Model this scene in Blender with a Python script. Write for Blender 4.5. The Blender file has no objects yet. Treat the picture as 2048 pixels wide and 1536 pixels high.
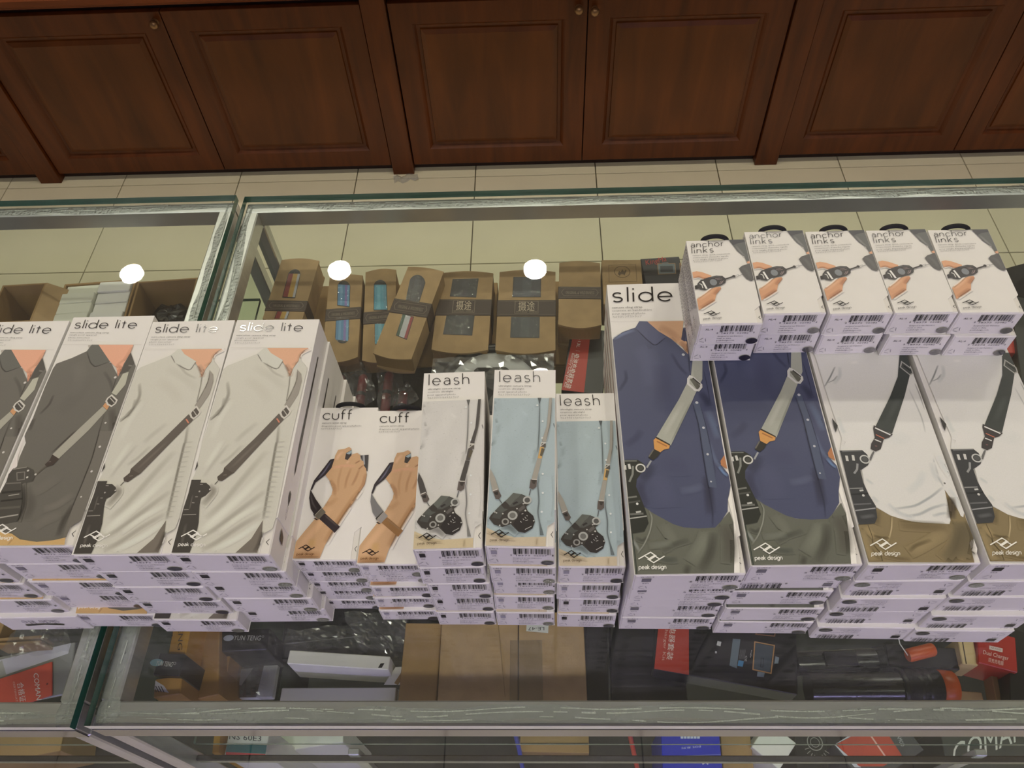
import bpy, math, random
from mathutils import Vector, Matrix, noise

random.seed(7)
SC = bpy.context.scene
COL = SC.collection
PI = math.pi

# ------------------------------------------------------------------ camera
F = 1574.267
AX = Vector((0.99920314, 0.00842696, -0.03901375))      # image right
AY = Vector((-0.01577504, -0.81449625, -0.57995432))    # image down
AZ = Vector((-0.03666381, 0.58010762, -0.81371427))     # view direction
CP = Vector((0.0, 0.0, 1.7))
cam = bpy.data.cameras.new('camera')
cam.sensor_width = 36.0
cam.lens = F / 2048.0 * 36.0
cam.clip_start = 0.02
cam.clip_end = 50
camo = bpy.data.objects.new('camera', cam)
COL.objects.link(camo)
m3 = Matrix((AX, -AY, -AZ)).transposed()
camo.matrix_world = Matrix.Translation(CP) @ m3.to_4x4()
SC.camera = camo

# ------------------------------------------------------------------ world, exposure
w = bpy.data.worlds.new('world')
SC.world = w
w.use_nodes = True
w.node_tree.nodes['Background'].inputs[0].default_value = (0.5, 0.5, 0.5, 1)
w.node_tree.nodes['Background'].inputs[1].default_value = 0.2
vs = SC.view_settings
vs.view_transform = 'Standard'
vs.look = 'None'
vs.exposure = 0.88
vs.gamma = 1.0
vs.use_curve_mapping = False
SC.cycles.transparent_max_bounces = 48
SC.cycles.use_adaptive_sampling = True
SC.cycles.adaptive_threshold = 0.03
SC.cycles.max_bounces = 6
SC.cycles.diffuse_bounces = 3
SC.cycles.glossy_bounces = 3
SC.cycles.caustics_reflective = False
SC.cycles.caustics_refractive = False
LAMP_E = 120.0      # downlights, warm white
FILL_E = 3.0      # unseen warm fill panels added to the ceiling
TUBE_E = 26.0      # cool tubes above the customer side
ZC = 2.7           # ceiling height


# ------------------------------------------------------------------ projection helpers
def ray(x, y):
    return AX * (x - 1024) + AY * (y - 768) + AZ * F


def pz(x, y, z):
    d = ray(x, y)
    return CP + d * ((z - CP.z) / d.z)


def py_(x, y, yy):
    d = ray(x, y)
    return CP + d * ((yy - CP.y) / d.y)


# ------------------------------------------------------------------ materials
def lin(c):
    c = c / 255.0
    return c / 12.92 if c <= 0.04045 else ((c + 0.055) / 1.055) ** 2.4


def col(rgb, k=1.0):
    return (lin(rgb[0]) * k, lin(rgb[1]) * k, lin(rgb[2]) * k, 1.0)


MATS = {}


def new_mat(name):
    m = bpy.data.materials.new(name)
    m.use_nodes = True
    nt = m.node_tree
    b = nt.nodes['Principled BSDF']
    MATS[name] = m
    return m, nt, b


def mat(name, rgb, rough=0.5, metal=0.0, var=0.0, scale=30.0, bump=0.0, bscale=200.0, spec=0.5, coat=0.0, stretch=None, k=1.0):
    if name in MATS:
        return MATS[name]
    m, nt, b = new_mat(name)
    c = col(rgb, k)
    b.inputs['Roughness'].default_value = rough
    b.inputs['Metallic'].default_value = metal
    b.inputs['Specular IOR Level'].default_value = spec
    b.inputs['Coat Weight'].default_value = coat
    tc = nt.nodes.new('ShaderNodeTexCoord')
    src = tc.outputs['Object']
    if stretch:
        mp = nt.nodes.new('ShaderNodeMapping')
        mp.inputs['Scale'].default_value = stretch
        nt.links.new(src, mp.inputs['Vector'])
        src = mp.outputs['Vector']
    n = nt.nodes.new('ShaderNodeTexNoise')
    n.inputs['Scale'].default_value = scale
    n.inputs['Detail'].default_value = 4
    nt.links.new(src, n.inputs['Vector'])
    r = nt.nodes.new('ShaderNodeValToRGB')
    v = max(var, 0.015)
    r.color_ramp.elements[0].position = 0.3
    r.color_ramp.elements[1].position = 0.7
    r.color_ramp.elements[0].color = (c[0] * (1 - v), c[1] * (1 - v), c[2] * (1 - v), 1)
    r.color_ramp.elements[1].color = (min(1, c[0] * (1 + v)), min(1, c[1] * (1 + v)), min(1, c[2] * (1 + v)), 1)
    nt.links.new(n.outputs['Fac'], r.inputs['Fac'])
    nt.links.new(r.outputs['Color'], b.inputs['Base Color'])
    if bump:
        n2 = nt.nodes.new('ShaderNodeTexNoise')
        n2.inputs['Scale'].default_value = bscale
        nt.links.new(src, n2.inputs['Vector'])
        bp = nt.nodes.new('ShaderNodeBump')
        bp.inputs['Strength'].default_value = bump
        bp.inputs['Distance'].default_value = 0.002
        nt.links.new(n2.outputs['Fac'], bp.inputs['Height'])
        nt.links.new(bp.outputs['Normal'], b.inputs['Normal'])
    return m


def emit(name, rgb, e):
    m, nt, b = new_mat(name)
    b.inputs['Base Color'].default_value = (0.8, 0.8, 0.8, 1)
    b.inputs['Emission Color'].default_value = (rgb[0], rgb[1], rgb[2], 1)
    b.inputs['Emission Strength'].default_value = e
    return m


def film(name, tint, gloss=1.0, rough=0.02, haze=0.0, bump=0.0, bscale=60.0, hazecol=(0.8, 0.8, 0.8)):
    """thin clear sheet: see-through with a fresnel reflection, optional milky haze"""
    m = bpy.data.materials.new(name)
    m.use_nodes = True
    MATS[name] = m
    nt = m.node_tree
    nt.nodes.clear()
    out = nt.nodes.new('ShaderNodeOutputMaterial')
    tr = nt.nodes.new('ShaderNodeBsdfTransparent')
    tr.inputs[0].default_value = (*tint, 1)
    gl = nt.nodes.new('ShaderNodeBsdfGlossy')
    gl.inputs['Roughness'].default_value = rough
    # Schlick reflectance, the same from either side of the sheet
    geo = nt.nodes.new('ShaderNodeNewGeometry')
    dp = nt.nodes.new('ShaderNodeVectorMath')
    dp.operation = 'DOT_PRODUCT'
    nt.links.new(geo.outputs['Incoming'], dp.inputs[0])
    nt.links.new(geo.outputs['Normal'], dp.inputs[1])

    def mth(op, a, b=None):
        n = nt.nodes.new('ShaderNodeMath')
        n.operation = op
        n.use_clamp = op in ('SUBTRACT', 'MULTIPLY')
        for i, q in enumerate((a, b)):
            if q is None:
                continue
            if isinstance(q, float):
                n.inputs[i].default_value = q
            else:
                nt.links.new(q, n.inputs[i])
        return n.outputs[0]
    om = mth('SUBTRACT', 1.0, mth('ABSOLUTE', dp.outputs['Value']))
    sch = mth('ADD', mth('MULTIPLY', mth('POWER', om, 5.0), 0.96), 0.04)
    mul = nt.nodes.new('ShaderNodeMath')
    mul.operation = 'MULTIPLY'
    mul.use_clamp = True
    mul.inputs[1].default_value = gloss
    nt.links.new(sch, mul.inputs[0])
    mix = nt.nodes.new('ShaderNodeMixShader')
    nt.links.new(mul.outputs[0], mix.inputs[0])
    base = tr.outputs[0]
    if haze:
        df = nt.nodes.new('ShaderNodeBsdfDiffuse')
        df.inputs[0].default_value = (*hazecol, 1)
        m2 = nt.nodes.new('ShaderNodeMixShader')
        tc = nt.nodes.new('ShaderNodeTexCoord')
        nz = nt.nodes.new('ShaderNodeTexNoise')
        nz.inputs['Scale'].default_value = 9.0
        nz.inputs['Detail'].default_value = 6
        nt.links.new(tc.outputs['Object'], nz.inputs['Vector'])
        ml = nt.nodes.new('ShaderNodeMath')
        ml.operation = 'MULTIPLY'
        ml.inputs[1].default_value = haze * 2
        nt.links.new(nz.outputs['Fac'], ml.inputs[0])
        nt.links.new(ml.outputs[0], m2.inputs[0])
        nt.links.new(tr.outputs[0], m2.inputs[1])
        nt.links.new(df.outputs[0], m2.inputs[2])
        base = m2.outputs[0]
    if bump:
        tc = nt.nodes.new('ShaderNodeTexCoord')
        nz = nt.nodes.new('ShaderNodeTexNoise')
        nz.inputs['Scale'].default_value = bscale
        nz.inputs['Detail'].default_value = 3
        nt.links.new(tc.outputs['Object'], nz.inputs['Vector'])
        bp = nt.nodes.new('ShaderNodeBump')
        bp.inputs['Strength'].default_value = bump
        bp.inputs['Distance'].default_value = 0.01
        nt.links.new(nz.outputs['Fac'], bp.inputs['Height'])
        nt.links.new(bp.outputs[0], gl.inputs['Normal'])
        nt.links.new(bp.outputs[0], dp.inputs[1])
    nt.links.new(base, mix.inputs[1])
    nt.links.new(gl.outputs[0], mix.inputs[2])
    nt.links.new(mix.outputs[0], out.inputs[0])
    return m


def print_mat(name, rough, soft):
    m, nt, b = new_mat(name)
    a = nt.nodes.new('ShaderNodeAttribute')
    a.attribute_name = 'Col'
    tc = nt.nodes.new('ShaderNodeTexCoord')
    n = nt.nodes.new('ShaderNodeTexNoise')
    n.inputs['Scale'].default_value = 900
    nt.links.new(tc.outputs['Object'], n.inputs['Vector'])
    mr = nt.nodes.new('ShaderNodeMapRange')
    mr.inputs[3].default_value = 0.95
    mr.inputs[4].default_value = 1.05
    nt.links.new(n.outputs['Fac'], mr.inputs[0])
    mx = nt.nodes.new('ShaderNodeVectorMath')
    mx.operation = 'SCALE'
    nt.links.new(a.outputs['Color'], mx.inputs[0])
    nt.links.new(mr.outputs[0], mx.inputs['Scale'])
    nt.links.new(mx.outputs[0], b.inputs['Base Color'])
    b.inputs['Roughness'].default_value = rough
    b.inputs['Specular IOR Level'].default_value = 0.35
    if soft:
        nt.links.new(a.outputs['Alpha'], b.inputs['Alpha'])
    return m


M_PRINT = print_mat('printed_card', 0.4, False)
M_SOFT = print_mat('printed_tone', 0.4, True)
M_WHITE = mat('white_card', (232, 230, 226), 0.5, var=0.02, scale=40, bump=0.03, bscale=900, k=1.0)
M_TRAY = mat('tray_card', (226, 223, 217), 0.5, var=0.02, scale=40)
M_FOIL = mat('black_foil', (24, 23, 24), 0.13, spec=1.0)
M_KRAFT = mat('kraft_card', (176, 146, 106), 0.75, var=0.10, scale=60, bump=0.08, bscale=500)
M_KRAFTD = mat('kraft_board', (160, 128, 84), 0.8, var=0.10, scale=25, bump=0.08, bscale=400)
M_BAND = mat('brown_band', (74, 60, 54), 0.6, var=0.06)
M_BLACK = mat('black_plastic', (22, 22, 24), 0.35, var=0.1)
M_BLACKM = mat('black_cloth', (18, 18, 20), 0.75, var=0.2, bump=0.2, bscale=300)
M_STEEL = mat('brushed_steel', (210, 211, 210), 0.34, metal=0.75, var=0.08, scale=20, bump=0.05, bscale=300, stretch=(1, 8, 1))
M_CHROME = mat('chrome', (128, 128, 134), 0.12, metal=1.0, var=0.05)  # base darkened to stand in for dark reflections on the rail face
M_GLASS = film('pane_glass', (0.95, 0.97, 0.955), 1.0, 0.01, haze=0.012)
M_GLASSF = film('front_glass', (0.94, 0.97, 0.95), 0.12, 0.01, haze=0.004)
M_GEDGE = mat('pane_edge', (40, 96, 82), 0.15, var=0.15, scale=40, spec=0.8)
M_GEDGE2 = mat('pane_edge_glint', (226, 230, 208), 0.3, var=0.06, scale=30, spec=0.8)  # catch-light along the front glass edge, put into the colour
M_SEAL = film('clear_sealant', (0.93, 0.95, 0.94), 3.0, 0.12, haze=0.26, bump=0.6, bscale=260, hazecol=(0.88, 0.91, 0.90))
M_SEALGLINT = mat('sealant_sparkle', (232, 236, 230), 0.2, var=0.12, scale=300, bump=1.0, bscale=700, spec=0.9)  # white stands in for sparkle; the sealant itself is clear
M_BAG = film('clear_bag', (0.9, 0.9, 0.92), 2.6, 0.12, haze=0.10, hazecol=(0.6, 0.6, 0.66))
M_WINDOW = film('box_window', (0.95, 0.95, 0.97), 1.3, 0.06, haze=0.02, bump=0.5, bscale=90)
M_HOLO = mat('silver_sticker', (150, 148, 152), 0.25, metal=0.8, var=0.25, scale=300)
M_HOLOD = mat('dark_sticker', (74, 70, 84), 0.3, metal=0.6, var=0.25, scale=300)


# ------------------------------------------------------------------ mesh builder
class MB:
    def __init__(s):
        s.v, s.f, s.m, s.c, s.sm = [], [], [], [], []

    def add(s, vs, fs, mi=0, c=None, smooth=False):
        o = len(s.v)
        s.v += [tuple(p) for p in vs]
        s.f += [[i + o for i in q] for q in fs]
        s.m += [mi] * len(fs)
        s.sm += [smooth] * len(fs)
        if c is None:
            c = (1, 1, 1, 1)
        s.c += (c if isinstance(c, list) else [c] * len(vs))

    def cbox(s, x0, x1, y0, y1, z0, z1, c=0.001, mi=0):
        """box with chamfered edges"""
        X, Y, Z = (x0, x1), (y0, y1), (z0, z1)
        vs, idx = [], {}
        for i in (0, 1):
            for j in (0, 1):
                for k in (0, 1):
                    sx, sy, sz = (1, -1)[i] * c, (1, -1)[j] * c, (1, -1)[k] * c
                    for a, d in enumerate(((0, sy, sz), (sx, 0, sz), (sx, sy, 0))):
                        idx[i, j, k, a] = len(vs)
                        vs.append((X[i] + d[0], Y[j] + d[1], Z[k] + d[2]))
        fs = []
        for i in (0, 1):
            q = [idx[i, 0, 0, 0], idx[i, 0, 1, 0], idx[i, 1, 1, 0], idx[i, 1, 0, 0]]
            fs.append(q if i == 0 else q[::-1])
            q = [idx[0, i, 0, 1], idx[1, i, 0, 1], idx[1, i, 1, 1], idx[0, i, 1, 1]]
            fs.append(q if i == 0 else q[::-1])
            q = [idx[0, 0, i, 2], idx[0, 1, i, 2], idx[1, 1, i, 2], idx[1, 0, i, 2]]
            fs.append(q if i == 0 else q[::-1])
        for i in (0, 1):
            for j in (0, 1):
                fs.append([idx[i, j, 0, 0], idx[i, j, 1, 0], idx[i, j, 1, 1], idx[i, j, 0, 1]])
                fs.append([idx[i, 0, j, 0], idx[i, 1, j, 0], idx[i, 1, j, 2], idx[i, 0, j, 2]])
                fs.append([idx[0, i, j, 1], idx[1, i, j, 1], idx[1, i, j, 2], idx[0, i, j, 2]])
                for k in (0, 1):
                    fs.append([idx[i, j, k, 0], idx[i, j, k, 1], idx[i, j, k, 2]])
        s.add(vs, fs, mi)

    def prism(s, pts, z0, z1, mi=0):
        n = len(pts)
        vs = [(p[0], p[1], z0) for p in pts] + [(p[0], p[1], z1) for p in pts]
        fs = [list(range(n))[::-1], list(range(n, 2 * n))]
        fs += [[i, (i + 1) % n, n + (i + 1) % n, n + i] for i in range(n)]
        s.add(vs, fs, mi)

    def tube(s, pts, r, n=10, mi=0, closed=False, cap=True):
        pts = [Vector(p) for p in pts]
        rs = r if isinstance(r, list) else [r] * len(pts)
        vs = []
        N = len(pts)
        up = None
        for i, p in enumerate(pts):
            a = pts[(i - 1) % N] if (closed or i > 0) else p
            b = pts[(i + 1) % N] if (closed or i < N - 1) else p
            t = (b - a).normalized()
            if up is None:
                up = Vector((0, 0, 1)) if abs(t.z) < 0.9 else Vector((1, 0, 0))
            sd = t.cross(up)
            if sd.length < 1e-5:
                sd = t.orthogonal()
            sd.normalize()
            up = sd.cross(t).normalized()
            for k in range(n):
                an = 2 * PI * k / n
                vs.append(p + (sd * math.cos(an) + up * math.sin(an)) * rs[i])
        fs = []
        for i in range(N if closed else N - 1):
            for k in range(n):
                j = (i + 1) % N
                fs.append([i * n + k, i * n + (k + 1) % n, j * n + (k + 1) % n, j * n + k])
        s.add(vs, fs, mi, smooth=True)
        if cap and not closed:
            s.add(vs[:n], [list(range(n))[::-1]], mi)
            s.add(vs[-n:], [list(range(n))], mi)

    def lathe(s, prof, n=20, mi=0, M=None):
        vs = []
        for (r, z) in prof:
            for k in range(n):
                a = 2 * PI * k / n
                p = Vector((r * math.cos(a), r * math.sin(a), z))
                vs.append(M @ p if M else p)
        fs = []
        for i in range(len(prof) - 1):
            for k in range(n):
                fs.append([i * n + k, i * n + (k + 1) % n, (i + 1) * n + (k + 1) % n, (i + 1) * n + k])
        s.add(vs, fs, mi, smooth=True)

    def mesh(s, name, mats):
        me = bpy.data.meshes.new(name)
        me.from_pydata(s.v, [], s.f)
        for m in mats:
            me.materials.append(m)
        me.polygons.foreach_set('material_index', s.m)
        me.polygons.foreach_set('use_smooth', s.sm)
        if any(c != (1, 1, 1, 1) for c in s.c):
            at = me.color_attributes.new('Col', 'FLOAT_COLOR', 'POINT')
            flat = [x for c in s.c for x in c]
            at.data.foreach_set('color', flat)
        me.update()
        return me

    def obj(s, name, mats, parent=None):
        if not isinstance(mats, (list, tuple)):
            mats = [mats]
        return link(name, s.mesh(name, mats), parent)


def link(name, data, parent=None):
    o = bpy.data.objects.new(name, data)
    COL.objects.link(o)
    if parent:
        o.parent = parent
    return o


def thing(name, label, cat, loc=(0, 0, 0), rz=0.0, group=None):
    o = bpy.data.objects.new(name, None)
    o.empty_display_size = 0.02
    COL.objects.link(o)
    o.location = loc
    o.rotation_euler = (0, 0, rz)
    o['label'] = label
    o['category'] = cat
    if group:
        o['group'] = group
    return o


def tag(o, label, cat, group=None):
    o['label'] = label
    o['category'] = cat
    if group:
        o['group'] = group
    return o


def struct(name, mb, m, parent=None):
    o = mb.obj(name, m, parent)
    if parent is None:
        o['kind'] = 'structure'
    return o


def copy_tree(root):
    r = root.copy()
    COL.objects.link(r)
    for ch in list(root.children):
        c = ch.copy()
        COL.objects.link(c)
        c.parent = r
        for g in list(ch.children):
            d = g.copy()
            COL.objects.link(d)
            d.parent = c
    return r


# ------------------------------------------------------------------ lettering
def arc(cx, cy, rx, ry, a0, a1, n=14):
    return [(cx + rx * math.cos(math.radians(a0 + (a1 - a0) * i / n)), cy + ry * math.sin(math.radians(a0 + (a1 - a0) * i / n))) for i in range(n + 1)]


GL = {
    'o': (1.0, [arc(.5, .5, .5, .5, 0, 360, 24)]),
    'c': (.9, [arc(.5, .5, .5, .5, 42, 318, 20)]),
    'e': (1.0, [[(0.02, .5), (1.0, .5)] + arc(.5, .5, .5, .5, 0, 318, 22)]),
    'd': (1.0, [arc(.5, .5, .5, .5, 0, 360, 24), [(1, 0), (1, 1.62)]]),
    'p': (1.0, [arc(.5, .5, .5, .5, 0, 360, 24), [(0, -.55), (0, 1)]]),
    'g': (1.0, [arc(.5, .5, .5, .5, 0, 360, 24), [(1, 1), (1, .0)] + arc(.5, -.05, .5, .45, 0, -150, 10)]),
    'l': (.0, [[(0, 0), (0, 1.62)]]),
    'i': (.0, [[(0, 0), (0, 1)], [(0, 1.33), (0, 1.47)]]),
    's': (.72, [arc(.37, .745, .31, .255, 35, 180, 8) + arc(.37, .745, .31, .245, 180, 270, 5)[1:] + arc(.37, .255, .34, .245, 90, 0, 5)[1:] + arc(.37, .255, .34, .255, 0, -150, 9)[1:]]),
    'h': (.82, [[(0, 0), (0, 1.62)], [(0, .55)] + arc(.41, .57, .41, .43, 180, 0, 12) + [(.82, 0)]]),
    'n': (.82, [[(0, 0), (0, 1)], [(0, .55)] + arc(.41, .57, .41, .43, 180, 0, 12) + [(.82, 0)]]),
    'u': (.82, [[(0, 1)] + arc(.41, .42, .41, .42, 180, 360, 12) + [(.82, 1)]]),
    'r': (.42, [[(0, 0), (0, 1)], [(0, .5)] + arc(.42, .5, .42, .49, 180, 90, 8)]),
    't': (.5, [[(.25, 0), (.25, 1.4)], [(0, 1), (.5, 1)]]),
    'f': (.55, [[(.2, 0), (.2, 1.25)] + arc(.5, 1.27, .3, .33, 180, 75, 8), [(0, 1), (.52, 1)]]),
    'k': (.72, [[(0, 0), (0, 1.62)], [(.68, 1), (0, .42)], [(.22, .6), (.72, 0)]]),
    'a': (.8, [[(.1, .84)] + arc(.42, .62, .38, .38, 130, 0, 10) + [(.8, 0)], [(.8, .58), (.42, .58)] + arc(.36, .3, .33, .28, 90, 270, 10) + [(.5, .02), (.8, .24)]]),
    ' ': (.35, []),
}


def ribbon(pts, w):
    """flat ribbon along 2D points, mitred at corners -> verts, faces"""
    pts = [Vector((p[0], p[1])) for p in pts]
    vs = []
    n = len(pts)
    closed = n > 3 and (pts[0] - pts[-1]).length < 1e-6
    for i, p in enumerate(pts):
        a = pts[i - 1] if i > 0 else (pts[-2] if closed else None)
        b = pts[i + 1] if i < n - 1 else (pts[1] if closed else None)
        d1 = (p - a) if a is not None else (b - p)
        d2 = (b - p) if b is not None else (p - a)
        d1 = d1.normalized() if d1.length > 1e-9 else Vector((1, 0))
        d2 = d2.normalized() if d2.length > 1e-9 else d1
        n1, n2 = Vector((-d1.y, d1.x)), Vector((-d2.y, d2.x))
        m = n1 + n2
        m = m.normalized() if m.length > 1e-6 else n1
        nn = m * (w / 2 / max(.4, m.dot(n1)))
        vs += [p + nn, p - nn]
    return vs, [[2 * i, 2 * i + 1, 2 * i + 3, 2 * i + 2] for i in range(n - 1)]


def stroke_text(s, gap=.34):
    x, out = 0.0, []
    for ch in s:
        a, strokes = GL[ch]
        for st in strokes:
            out.append([(x + p[0], p[1]) for p in st])
        x += a + gap
    return out, x - gap


_FT = {}


def font_text(s, res=1, shear=0.0):
    if (s, res, shear) in _FT:
        return _FT[s, res, shear]
    c = bpy.data.curves.new('t', 'FONT')
    c.body = s
    c.resolution_u = res
    c.shear = shear
    o = bpy.data.objects.new('t', c)
    COL.objects.link(o)
    dg = bpy.context.evaluated_depsgraph_get()
    me = bpy.data.meshes.new_from_object(o.evaluated_get(dg))
    v = [(p.co.x, p.co.y) for p in me.vertices]
    f = [list(p.vertices) for p in me.polygons]
    bpy.data.objects.remove(o)
    bpy.data.meshes.remove(me)
    bpy.data.curves.remove(c)
    xs = [p[0] for p in v] or [0, 1]
    v = [(p[0] - min(xs), p[1]) for p in v]
    _FT[s, res, shear] = (v, f, max(xs) - min(xs))
    return _FT[s, res, shear]


LOGO = ([(0, .35), (.465, 1), (.667, .66), (.45, .31), (.235, .66)], [(1, .635), (.583, 0), (.372, .33), (.60, .68), (.815, .345)])
KP = 1.04


class Art:
    """flat print laid on a face; to2d turns the caller's coordinates into face coordinates (metres)"""

    def __init__(s, to2d, lift=0.00025, step=0.000008, clamp=None, to3d=None):
        s.t, s.z, s.step, s.cl = to2d, lift, step, clamp
        s.to3d = to3d or (lambda x, y, z: (x, y, z))
        s.mb, s.foil, s.layers = MB(), MB(), []

    def P(s, p):
        q = s.t(*p) if not callable(p[0]) else p[0](p[1], p[2])
        x, y = q[0], q[1]
        if s.cl:
            x = min(max(x, s.cl[0]), s.cl[1])
            y = min(max(y, s.cl[2]), s.cl[3])
        return Vector((x, y))

    def up(s):
        s.z += s.step
        return s.z

    def ink(s, rgb):
        g = (rgb[0] * .3 + rgb[1] * .6 + rgb[2] * .1) * .16
        return col(tuple(q * .84 + g + 3 for q in rgb), KP)  # greyed and slightly lifted: glare and sheen put into the print colour

    def put(s, v2, fs, rgb, foil=False, mi=0):
        z = s.up()
        (s.foil if foil else s.mb).add([s.to3d(p[0], p[1], z) for p in v2], fs, mi, s.ink(rgb))

    def poly(s, rgb, pts):
        v = [s.P(p) for p in pts]
        out = [v[0]]
        for p in v[1:]:
            if (p - out[-1]).length > 1e-6:
                out.append(p)
        if len(out) > 2:
            xs, ys = [p.x for p in out], [p.y for p in out]
            s.layers.append(('p', min(xs), max(xs), min(ys), max(ys), out, rgb))
            s.put(out, [list(range(len(out)))], rgb)

    def stroke(s, rgb, w, pts, foil=False):
        """w in metres"""
        v, f = ribbon([s.P(p) for p in pts], w)
        s.put(v, f, rgb, foil)

    def ring(s, rgb, w, pts):
        s.stroke(rgb, w, list(pts) + [pts[0]])

    def under(s, p):
        """colour and layer already printed at point p"""
        base, k, tones = (232, 230, 226), -1, []
        for i in range(len(s.layers) - 1, -1, -1):
            L = s.layers[i]
            if not (L[1] <= p.x <= L[2] and L[3] <= p.y <= L[4]):
                continue
            if L[0] == 'p':
                q, ins = L[5], False
                n = len(q)
                j = n - 1
                for m in range(n):
                    if (q[m].y > p.y) != (q[j].y > p.y) and p.x < (q[j].x - q[m].x) * (p.y - q[m].y) / (q[j].y - q[m].y) + q[m].x:
                        ins = not ins
                    j = m
                if ins:
                    base, k = L[6], i
                    break
            else:
                best = None
                q = L[5]
                for m in range(len(q) - 1):
                    d = q[m + 1] - q[m]
                    t = max(0, min(1, (p - q[m]).dot(d) / max(1e-12, d.length_squared)))
                    r = (p - q[m] - d * t).length
                    if best is None or r < best[0]:
                        best = (r, (m + t) / (len(q) - 1))
                x = best[0] / (L[7] / 2)
                if x < 1:
                    f = 1 - x * .25 / .45 if x < .45 else .75 * (1 - x) / .55
                    tones.append((L[8] * f * math.sin(PI * best[1]) ** .5, L[6]))
        for al, c in reversed(tones):
            base = tuple(u * (1 - al) + v * al for u, v in zip(base, c))
        return base, k

    def soft(s, rgb, w, a, pts):
        """tone with a feathered edge, blended over what is printed below it"""
        a = min(.95, a * (1.1 if w > .009 else 1.3))
        P = [s.P(p) for p in pts]
        sub = []
        ns = 6
        for i in range(len(P) - 1):
            for k in range(ns):
                sub.append(P[i].lerp(P[i + 1], k / ns))
        sub.append(P[-1])
        for _ in range(3):
            sub = [sub[0]] + [(sub[i - 1] + sub[i] * 2 + sub[i + 1]) / 4 for i in range(1, len(sub) - 1)] + [sub[-1]]
        n = len(sub)
        vs, al, un = [], [], []
        for i, p in enumerate(sub):
            d = (sub[min(i + 1, n - 1)] - sub[max(i - 1, 0)])
            d.normalize()
            nn = Vector((-d.y, d.x)) * (w / 2)
            e = math.sin(PI * i / (n - 1)) ** .5
            for k, aa in ((1, 0), (.45, .75), (0, 1), (-.45, .75), (-1, 0)):
                q = p + nn * k
                if s.cl:
                    q = Vector((min(max(q.x, s.cl[0]), s.cl[1]), min(max(q.y, s.cl[2]), s.cl[3])))
                vs.append(q)
                al.append(a * aa * e)
                un.append(s.under(q))
        f1, f2 = [], []
        for i in range(n - 1):
            for k in range(4):
                q = [5 * i + k, 5 * i + k + 1, 5 * i + k + 6, 5 * i + k + 5]
                (f1 if len({un[m][1] for m in q}) == 1 else f2).append(q)
        z = s.up()
        v3 = [s.to3d(p[0], p[1], z) for p in vs]
        tone = s.ink(rgb)
        if f1:
            cs = []
            for (u, _), x in zip(un, al):
                cs.append(s.ink(tuple(m * (1 - x) + v * x for m, v in zip(u, rgb))))
            s.mb.add(v3, f1, 0, cs)
        if f2:
            s.mb.add(v3, f2, 1, [(tone[0], tone[1], tone[2], x) for x in al])
        xs, ys = [p.x for p in sub], [p.y for p in sub]
        s.layers.append(('s', min(xs) - w / 2, max(xs) + w / 2, min(ys) - w / 2, max(ys) + w / 2, sub, rgb, w, a))

    def dot(s, rgb, r, p, n=12, ry=None):
        c = s.P(p)
        ry = ry or r
        s.put([c + Vector((r * math.cos(2 * PI * k / n), ry * math.sin(2 * PI * k / n))) for k in range(n)], [list(range(n))], rgb)

    def circ(s, rgb, w, r, p, n=16):
        c = s.P(p)
        v, f = ribbon([c + Vector((r * math.cos(2 * PI * k / n), r * math.sin(2 * PI * k / n))) for k in range(n + 1)], w)
        s.put(v, f, rgb)

    def frame(s, BL, BR, TL):
        o = s.P(BL)
        return o, s.P(BR) - o, s.P(TL) - o

    def title(s, text, BL, BR, TL, wt=.13, rgb=(20, 19, 20), gap=.34, foil=True):
        """stroke lettering: baseline BL-BR, TL = x-height point above BL"""
        o, u, v = s.frame(BL, BR, TL)
        st, adv = stroke_text(text, gap)
        u = u / adv
        wid = wt * (u.length + v.length) / 2
        vs, fs = [], []
        for q in st:
            a, f = ribbon([o + u * p[0] + v * p[1] for p in q], wid)
            fs += [[i + len(vs) for i in g] for g in f]
            vs += a
        s.put(vs, fs, rgb, foil)

    def text(s, t, BL, BR, TL, rgb=(70, 68, 66), res=1, shear=0.0, foil=False):
        o, u, v = s.frame(BL, BR, TL)
        pv, f, wd = font_text(t, res, shear)
        vs = [o + u * (p[0] / wd) + v * (p[1] / .70) for p in pv]
        s.put(vs, f, rgb, foil)

    def logo(s, x0, x1, y0, y1, rgb, T=None, wt=.045):
        """box in caller's coordinates"""
        g = (lambda a, b: (T, a, b)) if T else (lambda a, b: (a, b))
        for q in LOGO:
            pts = [g(x0 + p[0] * (x1 - x0), y1 + p[1] * (y0 - y1)) for p in q]
            wid = wt * (s.P(g(x1, y1)) - s.P(g(x0, y1))).length
            s.stroke(rgb, wid, pts)

    def finish(s, name, parent, fname='lettering'):
        o = None
        if s.mb.v:
            o = s.mb.obj(name, [M_PRINT, M_SOFT], parent)
        if s.foil.v:
            s.foil.obj(fname, [M_FOIL], parent)
        return o


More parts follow.
